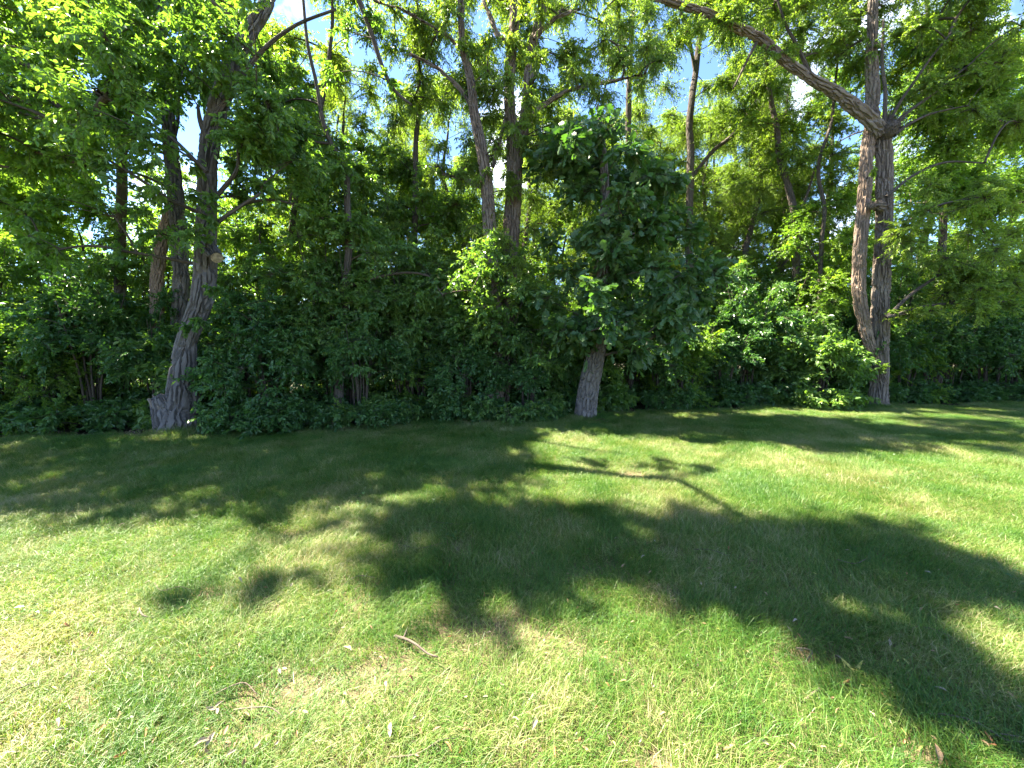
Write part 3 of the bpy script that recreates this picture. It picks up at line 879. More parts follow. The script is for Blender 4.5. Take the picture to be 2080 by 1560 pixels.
clN += px_clumps([(975, 555, 34, yN - 0.35), (930, 560, 28, yN - 0.2), (900, 600, 30), (960, 590, 22, yN - 0.3)], yN)
clN += fill(rng, [(560, 0), (720, -30), (740, 200), (560, 220)], yN, yN + 1.5, (30, 50), 12)
make_crown(rng, tN, bN, samp(cN), clN, 'elm', dens=1.1)

# ---- tall three-stemmed willow in the middle
rng = np.random.default_rng(25)
bM = gnd(1008, 850); yM = bM[1] + 0.35; bM = np.array([at(1010, 848, yM)[0], yM, 0.0])
tM = empty("willow_tree", bM)
tag(tM, "tall multi-stemmed willow rising behind the hedge to the left of the oak", "tree")
cM1, rM1 = px_stem([(1008, 862, 27), (1006, 760, 17), (1002, 600, 16), (993, 430, 13.5), (988, 370, 12.5), (976, 290, 11), (963, 230, 9.5), (957, 170, 8), (941, 100, 6.5), (936, 0, 5.5), (930, -100, 4)], yM)
cM2, rM2 = px_stem([(1014, 850, 22), (1024, 700, 20), (1034, 540, 19), (1043, 400, 18), (1045, 340, 17), (1041, 280, 13.5), (1035, 200, 11.5), (1038, 120, 11), (1045, 40, 10), (1047, -60, 8), (1050, -180, 5)], yM + 0.5)
cM3, rM3 = px_stem([(1046, 350, 12), (1058, 290, 11), (1070, 215, 9.5), (1076, 140, 8.5), (1090, 60, 7.5), (1112, -10, 6), (1140, -110, 4)], yM + 0.5)
stem(tM, bM, "trunk", cM2, [q * 0.88 for q in rM2], 'bark_willow', 48, 0.04, 0.05, None, 12)
stem(tM, bM, "left_stem", cM1, [q * 0.88 for q in rM1], 'bark_willow', 48, 0.04, 0.05, (0.3, 0.2), 11)
stem(tM, bM, "right_stem", cM3, rM3, 'bark_willow', 40, 0.04, 0.05, None, 13)
limM = []
for k, pts_ in enumerate([[(992, 392, 5), (960, 372, 5), (930, 358, 3.5), (900, 352, 2)], [(1000, 340, 3.5), (1012, 300, 3), (1020, 270, 2.6), (1032, 210, 2)],
                          [(1072, 240, 4), (1110, 210, 4), (1165, 182, 3.5), (1240, 165, 3), (1310, 150, 2)], [(1035, 90, 5), (1010, 70, 4), (1000, 40, 3.5), (985, 0, 2.5)],
                          [(1085, 80, 5), (1105, 55, 4), (1125, 40, 3), (1180, 20, 2)], [(962, 230, 4), (940, 190, 3.5), (900, 150, 3), (830, 110, 2)],
                          [(1230, 215, 2), (1260, 212, 3), (1300, 180, 3), (1350, 165, 2.5)], [(940, 100, 4), (890, 60, 3), (820, 20, 2), (760, 0, 1.5)]]):
    if k == 6: continue
    C_, R_ = px_stem(pts_, yM + 0.2); stem(tM, bM, "limb", C_, R_, 'bark_willow', 10, 0.07, 0.04, None, 60 + k, wob=0.03); limM.append(C_)
clM = fill(rng, [(820, -60), (1330, -60), (1350, 120), (1290, 260), (1130, 280), (1090, 340), (900, 330), (790, 200)], yM - 0.35, yM + 1.8, (24, 46), 120, soft=0.2)
clM += px_clumps([(rng.uniform(920, 1110), rng.uniform(20, 400), rng.uniform(16, 30), yM + rng.uniform(-0.5, 0.6)) for _ in range(46)], yM)
clM += px_clumps([(rng.uniform(940, 1090), rng.uniform(400, 620), rng.uniform(24, 36), yM + rng.uniform(-0.6, 0.2)) for _ in range(14)], yM)
clM += fill(rng, [(640, -40), (900, -40), (900, 260), (700, 260)], yM - 0.1, yM + 1.9, (26, 46), 30, soft=0.2)
clM += fill(rng, [(880, 330), (980, 300), (980, 440), (860, 430)], yM, yM + 1, (24, 40), 6)
clM += ball(rng, cM2[-1] + np.array([0, 1.0, 0.5]), (3.2, 1.6, 2.2), 14, (0.5, 0.8))
make_crown(rng, tM, bM, samp(cM1, cM2, cM3, *limM), clM, 'willow', dens=2.0, droop=0.55, up=0.0)

# ---- the oak
rng = np.random.default_rng(26)
bO = gnd(1190, 856); yO = bO[1] + 0.24; bO = np.array([at(1190, 852, yO)[0], yO, 0.0])
tO = empty("oak_tree", bO)
tag(tO, "leaning oak with dark lobed leaves and one sunlit spray above its trunk", "tree")
cO, rO = px_stem([(1189, 868, 25), (1190, 840, 22.5), (1194, 800, 21.5), (1202, 758, 21), (1211, 715, 19), (1219, 670, 17), (1224, 600, 14), (1227, 500, 11.5), (1229, 400, 8.5), (1224, 300, 5.5), (1215, 215, 2.5)], yO)
stem(tO, bO, "trunk", cO, rO, 'bark_oak', 100, 0.018, 0.03, (0.34, 0.13), 14)
clO = fill(rng, [(1195, 185), (1255, 230), (1300, 300), (1365, 370), (1430, 450), (1475, 560), (1465, 640), (1385, 700), (1300, 715), (1170, 705), (1110, 640), (1110, 540), (1120, 440), (1090, 350), (1150, 270)], yO - 1.1, yO + 0.9, (30, 55), 84)
clO += px_clumps([(1215, 590, 26, yO - 1.35), (1222, 630, 28, yO - 1.4), (1240, 660, 24, yO - 1.3), (1205, 570, 18, yO - 1.3), (1360, 640, 22, yO - 1.2), (1375, 690, 18, yO - 1.3), (1300, 690, 22, yO - 1.0), (1180, 680, 24, yO - 0.8), (1150, 590, 24, yO - 0.8)], yO)
make_crown(rng, tO, bO, samp(cO), clO, 'oak', dens=1.42, droop=0.18, single=280)

# ---- the twin-trunked willow on the right with the great limb
rng = np.random.default_rng(27)
bR = gnd(1783, 831); yR = bR[1] + 0.30; bR = np.array([at(1783, 828, yR)[0], yR, 0.0])
tR = empty("twin_trunk_willow", bR)
tag(tR, "twin-trunked willow with a dark knotted head and long arching limb", "tree")
cR, rR = px_stem([(1781, 838, 27), (1783, 815, 23), (1785, 780, 20), (1788, 700, 18.5), (1788, 640, 19), (1789, 600, 18.5), (1792, 540, 18), (1795, 480, 17.5), (1796, 400, 17.5), (1796, 330, 17.5), (1792, 285, 18), (1784, 255, 16)], yR)
stem(tR, bR, "trunk", cR, rR, 'bark_willow', 92, 0.018, 0.05, (0.2, 0.18), 15)
cR2, rR2 = px_stem([(1784, 745, 12), (1764, 690, 13), (1752, 640, 14), (1745, 590, 14), (1746, 520, 14), (1752, 440, 14), (1757, 380, 13.5), (1760, 320, 13.5), (1766, 275, 14), (1773, 240, 13)], yR + 0.06)
stem(tR, bR, "left_trunk", cR2, rR2, 'bark_sun_warmed', 72, 0.024, 0.05, None, 16, label="second trunk with bark coloured warm orange-tan all round for the sun")
cR3, rR3 = px_stem([(1770, 262, 15), (1772, 225, 14), (1772, 170, 13), (1770, 110, 11), (1772, 40, 9), (1776, -60, 8), (1780, -180, 5)], yR + 0.15)
stem(tR, bR, "upper_trunk", cR3, rR3, 'bark_willow', 56, 0.04, 0.05, None, 17)
cRL, rRL = px_stem([(1792, 272, 17), (1765, 242, 18), (1730, 212, 16.5), (1695, 187, 13.5), (1650, 158, 11.5), (1600, 125, 10), (1545, 80, 9.5), (1500, 58, 10.5), (1450, 34, 8), (1385, 12, 7.5), (1330, -8, 8), (1240, -60, 6), (1150, -110, 4)], yR - 0.12)
stem(tR, bR, "great_limb", cRL, [q * 0.86 for q in rRL], 'bark_willow', 48, 0.035, 0.07, None, 18, wob=0.02)
# knotted head: lumpy burl
rg_ = np.random.default_rng(77)
cb = at(1803, 264, yR - 0.12)
th, ph = np.meshgrid(np.linspace(0, 2 * np.pi, 48, endpoint=False), np.linspace(0.02, np.pi - 0.02, 28), indexing='ij')
dv = np.stack([np.sin(ph) * np.cos(th), np.sin(ph) * np.sin(th), np.cos(ph)], -1)
rr = np.ones_like(th)
for k in range(26):
    q = unit(rg_.normal(size=3)); rr += rg_.uniform(-0.10, 0.17) * np.exp(6 * ((dv @ q) - 1))
V = (cb + dv * (rr * 1.0)[..., None] * np.array([0.23, 0.20, 0.19])).reshape(-1, 3)
i, j = np.meshgrid(np.arange(48), np.arange(27), indexing='ij')
F = np.stack([i * 28 + j, i * 28 + j + 1, ((i + 1) % 48) * 28 + j + 1, ((i + 1) % 48) * 28 + j], -1).reshape(-1, 4)
obj("burl", mesh_np("burl", V - bR, F, M['bark_dark'], True, {"bark": V}), tR)
K = 150
d_ = unit(rg_.normal(size=(K, 3)) + np.array([0.1, -0.3, 0.35]))
st = cb + d_ * np.array([0.22, 0.19, 0.18]); L_ = rg_.uniform(0.05, 0.30, K)[:, None]
en = st + d_ * L_ + np.array([0, 0, 0.5]) * L_ ** 1.5
b2 = Bag(); b2.add(*rods(np.stack([st - d_ * 0.03, 0.5 * (st + en) + rg_.normal(size=(K, 3)) * 0.015, en], 1), np.stack([rg_.uniform(0.006, 0.014, K), np.full(K, 0.006), np.full(K, 0.002)], 1), 4))
b2.V = [v - bR for v in b2.V]
obj("sprouts", b2.mesh("sprouts", M['bark_dark'], True, "bark"), tR, "stuff")
limR = []
for k, (pts_, y) in enumerate([([(1797, 250, 5), (1799, 190, 4.5), (1796, 120, 3.5), (1792, 40, 2.5)], yR - 0.2), ([(1806, 248, 4), (1830, 205, 3.5), (1870, 150, 3), (1930, 70, 2)], yR - 0.2),
                               ([(1812, 256, 7), (1826, 246, 6), (1840, 232, 4), (1895, 190, 3), (1980, 120, 2)], yR - 0.2), ([(1815, 275, 6), (1832, 262, 4), (1880, 235, 3), (1960, 215, 2)], yR - 0.2),
                               ([(1800, 645, 4.5), (1850, 600, 4.5), (1890, 570, 4), (1950, 540, 3), (2030, 530, 2)], yR - 0.5), ([(1800, 645, 4), (1880, 622, 4), (1960, 615, 3), (2050, 612, 2)], yR - 0.6),
                               ([(1810, 480, 4), (1840, 455, 3.5), (1900, 420, 3), (1990, 400, 2)], yR - 0.5), ([(1800, 400, 4), (1850, 360, 3.5), (1920, 330, 3), (2000, 330, 2)], yR - 0.4),
                               ([(1650, 158, 5), (1630, 120, 4), (1600, 60, 3), (1580, 0, 2)], yR - 0.1), ([(1540, 80, 4), (1520, 120, 3), (1490, 180, 2)], yR - 0.1)]):
    C_, R_ = px_stem(pts_, y); stem(tR, bR, "limb", C_, R_, 'bark_dark', 10, 0.06, 0.05, None, 80 + k, wob=0.03); limR.append(C_)
c0, c1 = at(1790, 420, yR - 0.1), at(1768, 416, yR - 0.30)
V, F, A = tube([c0, 0.5 * (c0 + c1), c1], [0.12, 0.10, 0.075], 24, 0.02, 0.08, None, 5)
obj("knot_stub", mesh_np("knot_stub", V - bR, F, M['bark_willow'], True, {"bark": A}), tR)
clR = fill(rng, [(1820, 290), (1900, 300), (2060, 400), (2080, 500), (2080, 620), (1960, 650), (1840, 640), (1815, 540), (1830, 440)], yR - 1.2, yR - 0.2, (28, 52), 44)
clR += fill(rng, [(1400, -60), (2080, -60), (2080, 300), (1900, 260), (1800, 180), (1700, 130), (1600, 70), (1450, 60)], yR - 0.5, yR + 1.4, (28, 50), 105, soft=0.2)
clR += fill(rng, [(1480, -40), (1780, -40), (1760, 200), (1700, 160), (1560, 70)], yR + 0.2, yR + 2.0, (26, 44), 26, soft=0.2)
clR += fill(rng, [(1490, 110), (1640, 180), (1745, 260), (1700, 330), (1560, 300)], yR + 0.2, yR + 1.8, (24, 40), 22, soft=0.2)
clR += px_clumps([(1690, 170, 22), (1640, 130, 24), (1670, 215, 24), (1600, 100, 24), (1560, 110, 26), (1720, 225, 16), (1460, 20, 26), (1420, 60, 30), (1380, 40, 30), (1590, 190, 26, yR + .5), (1540, 160, 30, yR + .4), (1500, 120, 24), (1800, 330, 9, yR - 0.4), (1810, 640, 18, yR - 0.5), (1795, 745, 10, yR - 0.3), (1770, 350, 8, yR - 0.3)], yR - 0.2)
clR += ball(rng, cR3[-1] + np.array([0.5, 0.8, 0.3]), (4.0, 1.6, 2.0), 14, (0.5, 0.8))
make_crown(rng, tR, bR, samp(cR, cR2, cR3, cRL, *limR), clR, 'ash', dens=1.38, droop=0.32)

# ---- slender woodland trees that can be told apart in the gaps
def slender(seed, label, pts_, y, outline, depth, rpx, n_, leaf, limbs=(), bark='bark_dark', dens=1.0, droop=0.3):
    rng = np.random.default_rng(seed)
    C_, R_ = px_stem(pts_, y)
    b = np.array([C_[0][0], C_[0][1], 0.0])
    C_ = [np.array([b[0], b[1], -0.1])] + C_; R_ = [R_[0] * 1.35] + R_
    t = empty("slender_tree", b)
    tag(t, label, "tree")
    stem(t, b, "trunk", C_, R_, bark, 24, 0.06, 0.05, (0.2, 0.3), seed, wob=0.03)
    ls = []
    for k, q in enumerate(limbs):
        lc, lr = px_stem(q, y); stem(t, b, "limb", lc, lr, bark, 10, 0.08, 0.04, None, seed * 7 + k, wob=0.04); ls.append(lc)
    make_crown(rng, t, b, samp(C_, *ls), fill(rng, outline, y - depth, y + depth, rpx, n_, soft=0.2), leaf, dens=dens * 1.7, droop=droop)
    return t

slender(31, "slender tree with a long upward-sweeping side branch right of the oak crown", [(1402, 600, 9), (1400, 450, 8), (1401, 330, 7.5), (1402, 250, 7), (1413, 150, 6), (1425, 40, 5), (1432, -80, 3)], yR + 3.2,
        [(1330, -40), (1560, -40), (1560, 180), (1480, 300), (1360, 280)], 1.3, (24, 42), 34, 'willow', [[(1402, 365, 4), (1425, 335, 4), (1447, 306, 4.5), (1490, 272, 4.5), (1515, 235, 4), (1560, 170, 2.5)], [(1413, 150, 4), (1400, 90, 3), (1380, 20, 2)]], dens=0.9, droop=0.5)
slender(32, "slender crooked trunk behind the hedge left of the twin-trunked willow", [(1622, 640, 9), (1618, 540, 8.5), (1612, 440, 8), (1598, 370, 7), (1586, 325, 6.5), (1580, 260, 6), (1560, 170, 4.5), (1550, 60, 3)], yR + 2.2,
        [(1520, 160), (1680, 200), (1730, 330), (1690, 430), (1560, 340), (1500, 260)], 1.2, (22, 40), 26, 'ash', [[(1615, 450, 3), (1640, 400, 3), (1655, 340, 2)]], dens=0.9)
slender(33, "thin straight trunk close beside the twin-trunked willow's left trunk", [(1664, 700, 6), (1665, 600, 5.5), (1668, 500, 5), (1672, 420, 4.5), (1664, 340, 4), (1690, 240, 3.5), (1700, 120, 2.5)], yR + 1.4,
        [(1600, 420), (1740, 400), (1745, 600), (1640, 640), (1580, 540)], 0.9, (26, 46), 22, 'wood', [[(1666, 540, 3), (1640, 500, 3), (1625, 480, 2)]])
slender(34, "thin pale trunk standing right behind the oak's pointed top", [(1282, 600, 7), (1281, 420, 6.5), (1279, 300, 6), (1278, 200, 5.5), (1282, 90, 4.5), (1285, -30, 3)], yO + 3.4,
        [(1230, -40), (1360, -40), (1370, 180), (1240, 200)], 1.0, (22, 38), 16, 'willow', dens=0.9, droop=0.5)
slender(35, "slender trunk at the far right behind the willow's drooping sprays", [(1905, 720, 10), (1908, 600, 9.5), (1915, 450, 9), (1912, 300, 8), (1895, 200, 7), (1885, 60, 5), (1880, -60, 4)], yR + 1.8,
        [(1840, 60), (2080, 40), (2080, 420), (1930, 440), (1850, 300)], 1.4, (36, 60), 34, 'wood')
slender(36, "slim dark trunk in the woodland midway between forked tree and lawn's left end", [(78, 760, 10), (84, 640, 9), (70, 540, 8), (60, 420, 7), (72, 300, 6), (80, 150, 5), (70, 20, 4)], yA + 3.4,
        [(-60, 240), (180, 200), (210, 500), (60, 560), (-60, 520)], 1.3, (34, 60), 36, 'wood')
slender(37, "thin leaning trunk behind the hedge right of the leaning tree", [(560, 780, 8), (572, 640, 7.5), (588, 500, 7), (610, 380, 6), (640, 260, 5), (668, 120, 4), (680, 0, 3)], yA + 3.0,
        [(480, 60), (760, 20), (800, 300), (640, 430), (500, 360)], 1.4, (30, 52), 40, 'ash')
slender(38, "slim trunk between the slim hedge tree and the tall willow", [(832, 760, 8), (836, 600, 7), (842, 460, 6.5), (846, 330, 5.5), (850, 200, 4.5), (842, 60, 3)], yM + 1.8,
        [(720, 280), (940, 300), (960, 470), (820, 540), (700, 440)], 1.1, (30, 50), 34, 'elm', dens=1.0)

# ------------------------------------------------------------------ background trees and hedge shrubs (copies share meshes)
def variant_tree(seed, H, crown_r, leaf, n_, dens, droop, rr=(0.55, 0.95), low=0.28):
    rng = np.random.default_rng(seed)
    bend = rng.normal(size=(5, 2)) * 0.25
    zs = [-0.1, 0.2 * H, 0.45 * H, 0.7 * H, 0.92 * H]
    C_ = [np.array([bend[i][0] * (i > 0), bend[i][1] * (i > 0), z]) for i, z in enumerate(zs)]
    R_ = [0.018 * H * k for k in (1, 0.75, 0.55, 0.33, 0.12)]
    root = bpy.data.objects.new("woodland_tree", None)
    V, F, A = tube(C_, R_, 14, 0.15, 0.05, (0.3, 0.3), seed, wob=0.05)
    parts = [("trunk", mesh_np("trunk", V, F, M['bark_dark'], True, {"bark": A}), None)]
    cl = []
    for _ in range(n_):
        z = H * (low + (1.02 - low) * rng.uniform(0, 1) ** 0.85)
        prof = math.sin(math.pi * min(1, max(0.12, (z / H - low + 0.12) / (1.15 - low)))) ** 0.7
        a_ = rng.uniform(0, 2 * math.pi); q = crown_r * prof * rng.uniform(0.25, 1) ** 0.6
        cl.append((np.array([q * math.cos(a_), q * math.sin(a_), z]), rng.uniform(*rr)))
    tmp = bpy.data.objects.new("tmp", None); COL.objects.link(tmp)
    o1, o2 = make_crown(rng, tmp, (0, 0, 0), samp(C_), cl, leaf, dens=dens, droop=droop)
    parts += [("branchwork", o1.data, "stuff"), ("crown", o2.data, "stuff")]
    for q in (o1, o2, tmp): bpy.data.objects.remove(q)
    return parts


def variant_shrub(seed, H, rad, leaf, n_, dens):
    rng = np.random.default_rng(seed)
    bag = Bag(); sk = []
    for k in range(9):
        a_ = rng.uniform(0, 2 * math.pi); q = rng.uniform(0.2, 0.75) * rad
        C_ = [np.array([0.12 * math.cos(a_), 0.12 * math.sin(a_), -0.08]), np.array([0.4 * q * math.cos(a_), 0.4 * q * math.sin(a_), 0.4 * H]), np.array([q * math.cos(a_), q * math.sin(a_), H * rng.uniform(0.65, 0.9)])]
        V, F, A = tube(C_, [0.022, 0.015, 0.006], 6, 0.15, 0.0, None, seed + k, wob=0.04, cap=False)
        bag.add(V, F, A); sk.append(samp(C_))
    parts = [("stems", bag.mesh("stems", M['twig'], True, "bark"), "stuff")]
    cl = []
    for _ in range(n_):
        d = unit(rng.normal(size=3)); d[2] = abs(d[2]) * 1.0 - 0.25 * (rng.uniform() < 0.5)
        k = rng.uniform(0.55, 1.0)
        cl.append((np.array([d[0] * rad * k, d[1] * rad * k, max(0.22, H * 0.42 + d[2] * H * 0.55 * k)]), rng.uniform(0.30, 0.48)))
    for _ in range(int(n_ * 0.75)):
        a_ = rng.uniform(0, 2 * math.pi)
        cl.append((np.array([rad * 0.85 * math.cos(a_), rad * 0.85 * math.sin(a_), rng.uniform(0.18, 0.5)]), rng.uniform(0.26, 0.38)))
    tmp = bpy.data.objects.new("tmp", None); COL.objects.link(tmp)
    o1, o2 = make_crown(rng, tmp, (0, 0, 0), np.concatenate(sk), cl, leaf, dens=dens, droop=0.22, branch_r=0.012, twig_r=0.003)
    parts += [("branchwork", o1.data, "stuff"), ("foliage", o2.data, "stuff")]
    for q in (o1, o2, tmp): bpy.data.objects.remove(q)
    return parts


def place(parts, name, loc, rot, sc, label, cat, group):
    e = empty(name, loc)
    e.rotation_euler = (0, 0, rot); e.scale = sc if hasattr(sc, '__len__') else (sc, sc, sc)
    tag(e, label, cat, group)
    for nm, me, kind in parts:
        obj(nm, me, e, kind)
    return e


MARKS = sorted([(bC[0], "forked tree"), (bA[0], "leaning tree"), (bN[0], "slim hedge tree"), (bM[0], "tall willow"), (bO[0], "oak"), (bR[0], "twin-trunked willow")])
ORD = ["nearest", "second", "third", "fourth", "fifth", "sixth", "seventh", "eighth", "ninth", "tenth", "eleventh", "twelfth"]


def name_row(row, what):
    """labels for a row of look-alikes by the landmark trees they stand between"""
    row = sorted(row, key=lambda e: e.location.x)
    for k, e in enumerate(row):
        x = e.location.x
        i_ = min(range(len(MARKS)), key=lambda q: abs(MARKS[q][0] - x))
        mx_, mn_ = MARKS[i_]
        same = [q for q in row if min(range(len(MARKS)), key=lambda w: abs(MARKS[w][0] - q.location.x)) == i_ and (q.location.x > mx_) == (x > mx_)]
        same.sort(key=lambda q: abs(q.location.x - mx_))
        n_ = ORD[min(11, same.index(e))]
        if x > mx_: to = "towards the " + MARKS[i_ + 1][1] if i_ + 1 < len(MARKS) else "away from the oak"
        else: to = "towards the " + MARKS[i_ - 1][1] if i_ > 0 else "away from the leaning tree"
        e["label"] = f"{what}, {n_} {'to' if n_ == 'nearest' else 'from'} the {mn_} {to}"


SH = [variant_shrub(200 + k, H, r, lf_, n_, dn) for k, (H, r, n_, lf_, dn) in enumerate([(2.6, 1.0, 46, 'shrub', 1.2), (3.0, 1.1, 52, 'shrub', 1.2), (2.3, 0.95, 42, 'shrub_large', 1.2), (2.8, 1.1, 50, 'shrub', 1.2), (2.4, 1.0, 44, 'shrub_small', 1.0)])]
SHPICK = [0, 1, 3, 0, 2, 1, 3, 4, 0, 1, 2, 3, 1, 0, 4]
SH2 = [variant_shrub(220 + k, H, r, 'elm', n_, 1.25) for k, (H, r, n_) in enumerate([(4.0, 1.3, 64), (4.7, 1.4, 72)])]
BT = [variant_tree(240, 12.5, 2.6, 'wood', 80, 0.36, 0.3), None, variant_tree(242, 14.0, 2.4, 'willow', 64, 0.68, 0.5, low=0.30), variant_tree(243, 7.5, 2.0, 'wood', 70, 0.5, 0.25, (0.45, 0.8), low=0.15)]

rng = np.random.default_rng(41)
xs = np.arange(-15.5, 20.0, 0.92)
ROW1, ROW2, ROW3, ROW4 = [], [], [], []
for k, x in enumerate(xs):
    x = x + rng.uniform(-0.15, 0.15)
    y = edge_y(x) + 0.80 + rng.uniform(-0.12, 0.25)
    for tb in (bA, bO, bR):                               # keep the trunks standing free in front of the hedge
        if abs(x - tb[0]) < 0.85: y = max(y, tb[1] + 1.05)
    s = rng.uniform(0.88, 1.12)
    lab = "dark green leafy shrub in the front of the hedge along the lawn"
    ROW1.append(place(SH[SHPICK[k % 15]], "hedge_shrub", (x, y, -0.04), rng.uniform(0, 6.28), (s, s, s * rng.uniform(0.9, 1.12)), lab, "shrub", "front row of hedge shrubs"))
for k, x in enumerate(np.arange(-16, 22.0, 1.5)):
    x = x + rng.uniform(-0.3, 0.3)
    y = edge_y(x) + 2.6 + rng.uniform(-0.3, 0.4)
    s = rng.uniform(0.85, 1.1)
    ROW2.append(place(SH2[k % 2], "tall_shrub", (x, y, -0.04), rng.uniform(0, 6.28), s, "tall green shrub standing behind the front hedge row", "shrub", "tall shrubs behind the hedge"))
for x, y, v, s in [(bM[0] + 0.15, bM[1] + 0.05, 0, 1.0), (bN[0] + 0.1, bN[1] + 0.45, 1, 0.9), (bM[0] - 1.2, bM[1] + 0.7, 1, 0.92), (bN[0] + 1.4, bN[1] + 0.9, 0, 1.0), (bA[0] + 2.2, bA[1] + 1.3, 1, 0.95)]:
    ROW2.append(place(SH2[v], "tall_shrub", (x, y, -0.04), x, s, "tall green shrub standing behind the front hedge row", "shrub", "tall shrubs behind the hedge"))
for x, y, v, s, lab in [(bA[0] + 1.42, bA[1] + 0.45, 0, 1.02, "dark green shrub pressed against the right side of the leaning tree"), (bM[0] - 0.62, bM[1] - 0.22, 0, 0.85, "dark green shrub crowding the tall willow's foot on the leaning-tree side"), (bM[0] + 0.66, bM[1] - 0.10, 3, 0.8, "dark green shrub crowding the tall willow's foot on the oak side"), (bN[0] + 0.5, bN[1] - 0.15, 1, 0.85, "dark green shrub hiding the slim hedge tree's foot"), (bR[0] - 1.40, bR[1] + 0.20, 2, 1.0, "glossy lighter shrub pressed against the twin-trunked willow's left side")]:
    place(SH[v], "hedge_shrub", (x, y, -0.04), 1.0, s, lab, "shrub", "front row of hedge shrubs")
# understory young trees
for k, x in enumerate(np.arange(-17, 24.0, 1.9)):
    x = x + rng.uniform(-0.6, 0.6)
    y = edge_y(x) + 4.6 + rng.uniform(-0.5, 0.9)
    ROW3.append(place(BT[3], "young_tree", (x, y, -0.04), rng.uniform(0, 6.28), rng.uniform(0.7, 0.9), "young bushy tree among the woodland behind the hedge", "tree", "young understory trees"))
# tall background trees: close and full at both sides, airy in the middle
for x, dy, v, s in [(-10.5, 10, 0, 0.8), (-20, 9, 0, 1.0),
                    (-4, 8.0, 2, 0.75), (-2.0, 12, 2, 0.8), (1.0, 10.0, 2, 0.7), (4.5, 11.0, 2, 0.85), (7.5, 9.0, 2, 0.85), (2, 18, 2, 0.9), (9, 18, 2, 0.9),
                    (12.5, 5.5, 0, 0.9), (15.5, 5.0, 0, 0.95), (18.5, 7, 0, 1.05), (21.5, 5.5, 0, 1.1), (24, 8, 0, 1.2), (5.8, 6.0, 2, 0.7), (9.5, 6.0, 2, 0.8), (-0.5, 7.0, 2, 0.7), (-3.2, 5.2, 2, 0.62), (1.8, 5.8, 2, 0.68), (4.2, 4.8, 2, 0.66), (7.0, 4.4, 2, 0.7), (8.6, 7.6, 2, 0.78), (11.0, 7.0, 2, 0.8), (-5.6, 6.2, 2, 0.66), (9.6, 4.6, 2, 0.86), (10.4, 9.5, 2, 1.0), (-4.6, 4.0, 2, 0.62), (-1.8, 4.2, 2, 0.66), (0.6, 4.4, 2, 0.62), (3.0, 4.0, 2, 0.6), (5.6, 4.2, 2, 0.64), (8.2, 3.6, 2, 0.68), (-7.0, 5.0, 2, 0.6)]:
    y = edge_y(x) + dy
    ROW4.append(place(BT[v], "woodland_tree", (x, y, -0.04), rng.uniform(0, 6.28), s * rng.uniform(0.95, 1.05), ["tall leafy tree deep in the woodland", "tall leafy tree deep in the woodland", "airy willow with open sky through it deep in the woodland"][v], "tree",
          "tall woodland trees" if v < 2 else "airy woodland willows"))
name_row(ROW1, "dark leafy front-hedge shrub")
name_row(ROW2, "tall shrub rising behind the hedge")
name_row(ROW3, "young bushy woodland tree")
name_row([e for e in ROW4 if e["group"][0] == "t"], "tall leafy background tree")
name_row([e for e in ROW4 if e["group"][0] == "a"], "airy background willow")
# low thicket between the trunks
ROW5 = [place(SH2[k % 2], "thicket_shrub", (x + rng.uniform(-0.5, 0.5), edge_y(x) + 6.8 + rng.uniform(-0.6, 0.8), -0.04), rng.uniform(0, 6.28), rng.uniform(0.7, 0.9), "", "shrub", "thicket shrubs deep in the woodland") for k, x in enumerate(np.arange(-20, 26, 1.9))]
name_row(ROW5, "low woodland thicket shrub")
# far wood closing the view
for k, x in enumerate(np.arange(-48, 56.0, 4.0)):
    place(BT[3], "far_tree", (x + rng.uniform(-1, 1), 24 + 0.08 * x + rng.uniform(-2, 2), -0.04), rng.uniform(0, 6.28), rng.uniform(1.0, 1.3), "low far tree closing the view at the back of the woodland", "tree", "far trees")

# ------------------------------------------------------------------ low undergrowth on the woodland floor
rng = np.random.default_rng(71)
N = 20000
x = rng.uniform(-24, 28, N)
y = edge_y(x) + 0.7 + 15 * rng.uniform(0, 1, N) ** 1.3
h_ = 0.45 * vnoise(x, y, 0.8, 9) + 0.08
z = -0.04 + h_ * rng.uniform(0.1, 1, N)
az = rng.uniform(0, 2 * np.pi, N)
V, F, A = leaf_faces(np.stack([x, y, z], 1), np.stack([np.cos(az), np.sin(az), rng.normal(0.1, 0.3, N)], 1), UP + rng.normal(size=(N, 3)) * 0.6, rng.uniform(0.08, 0.20, N), rng.uniform(0.05, 0.11, N), rng.uniform(0, 0.8, N), 'rhomb')
tag(obj("undergrowth", mesh_np("undergrowth", V, F, M['shrub'], False, {"var": A}), kind="stuff"), "low leafy undergrowth covering the woodland floor behind the hedge", "undergrowth")

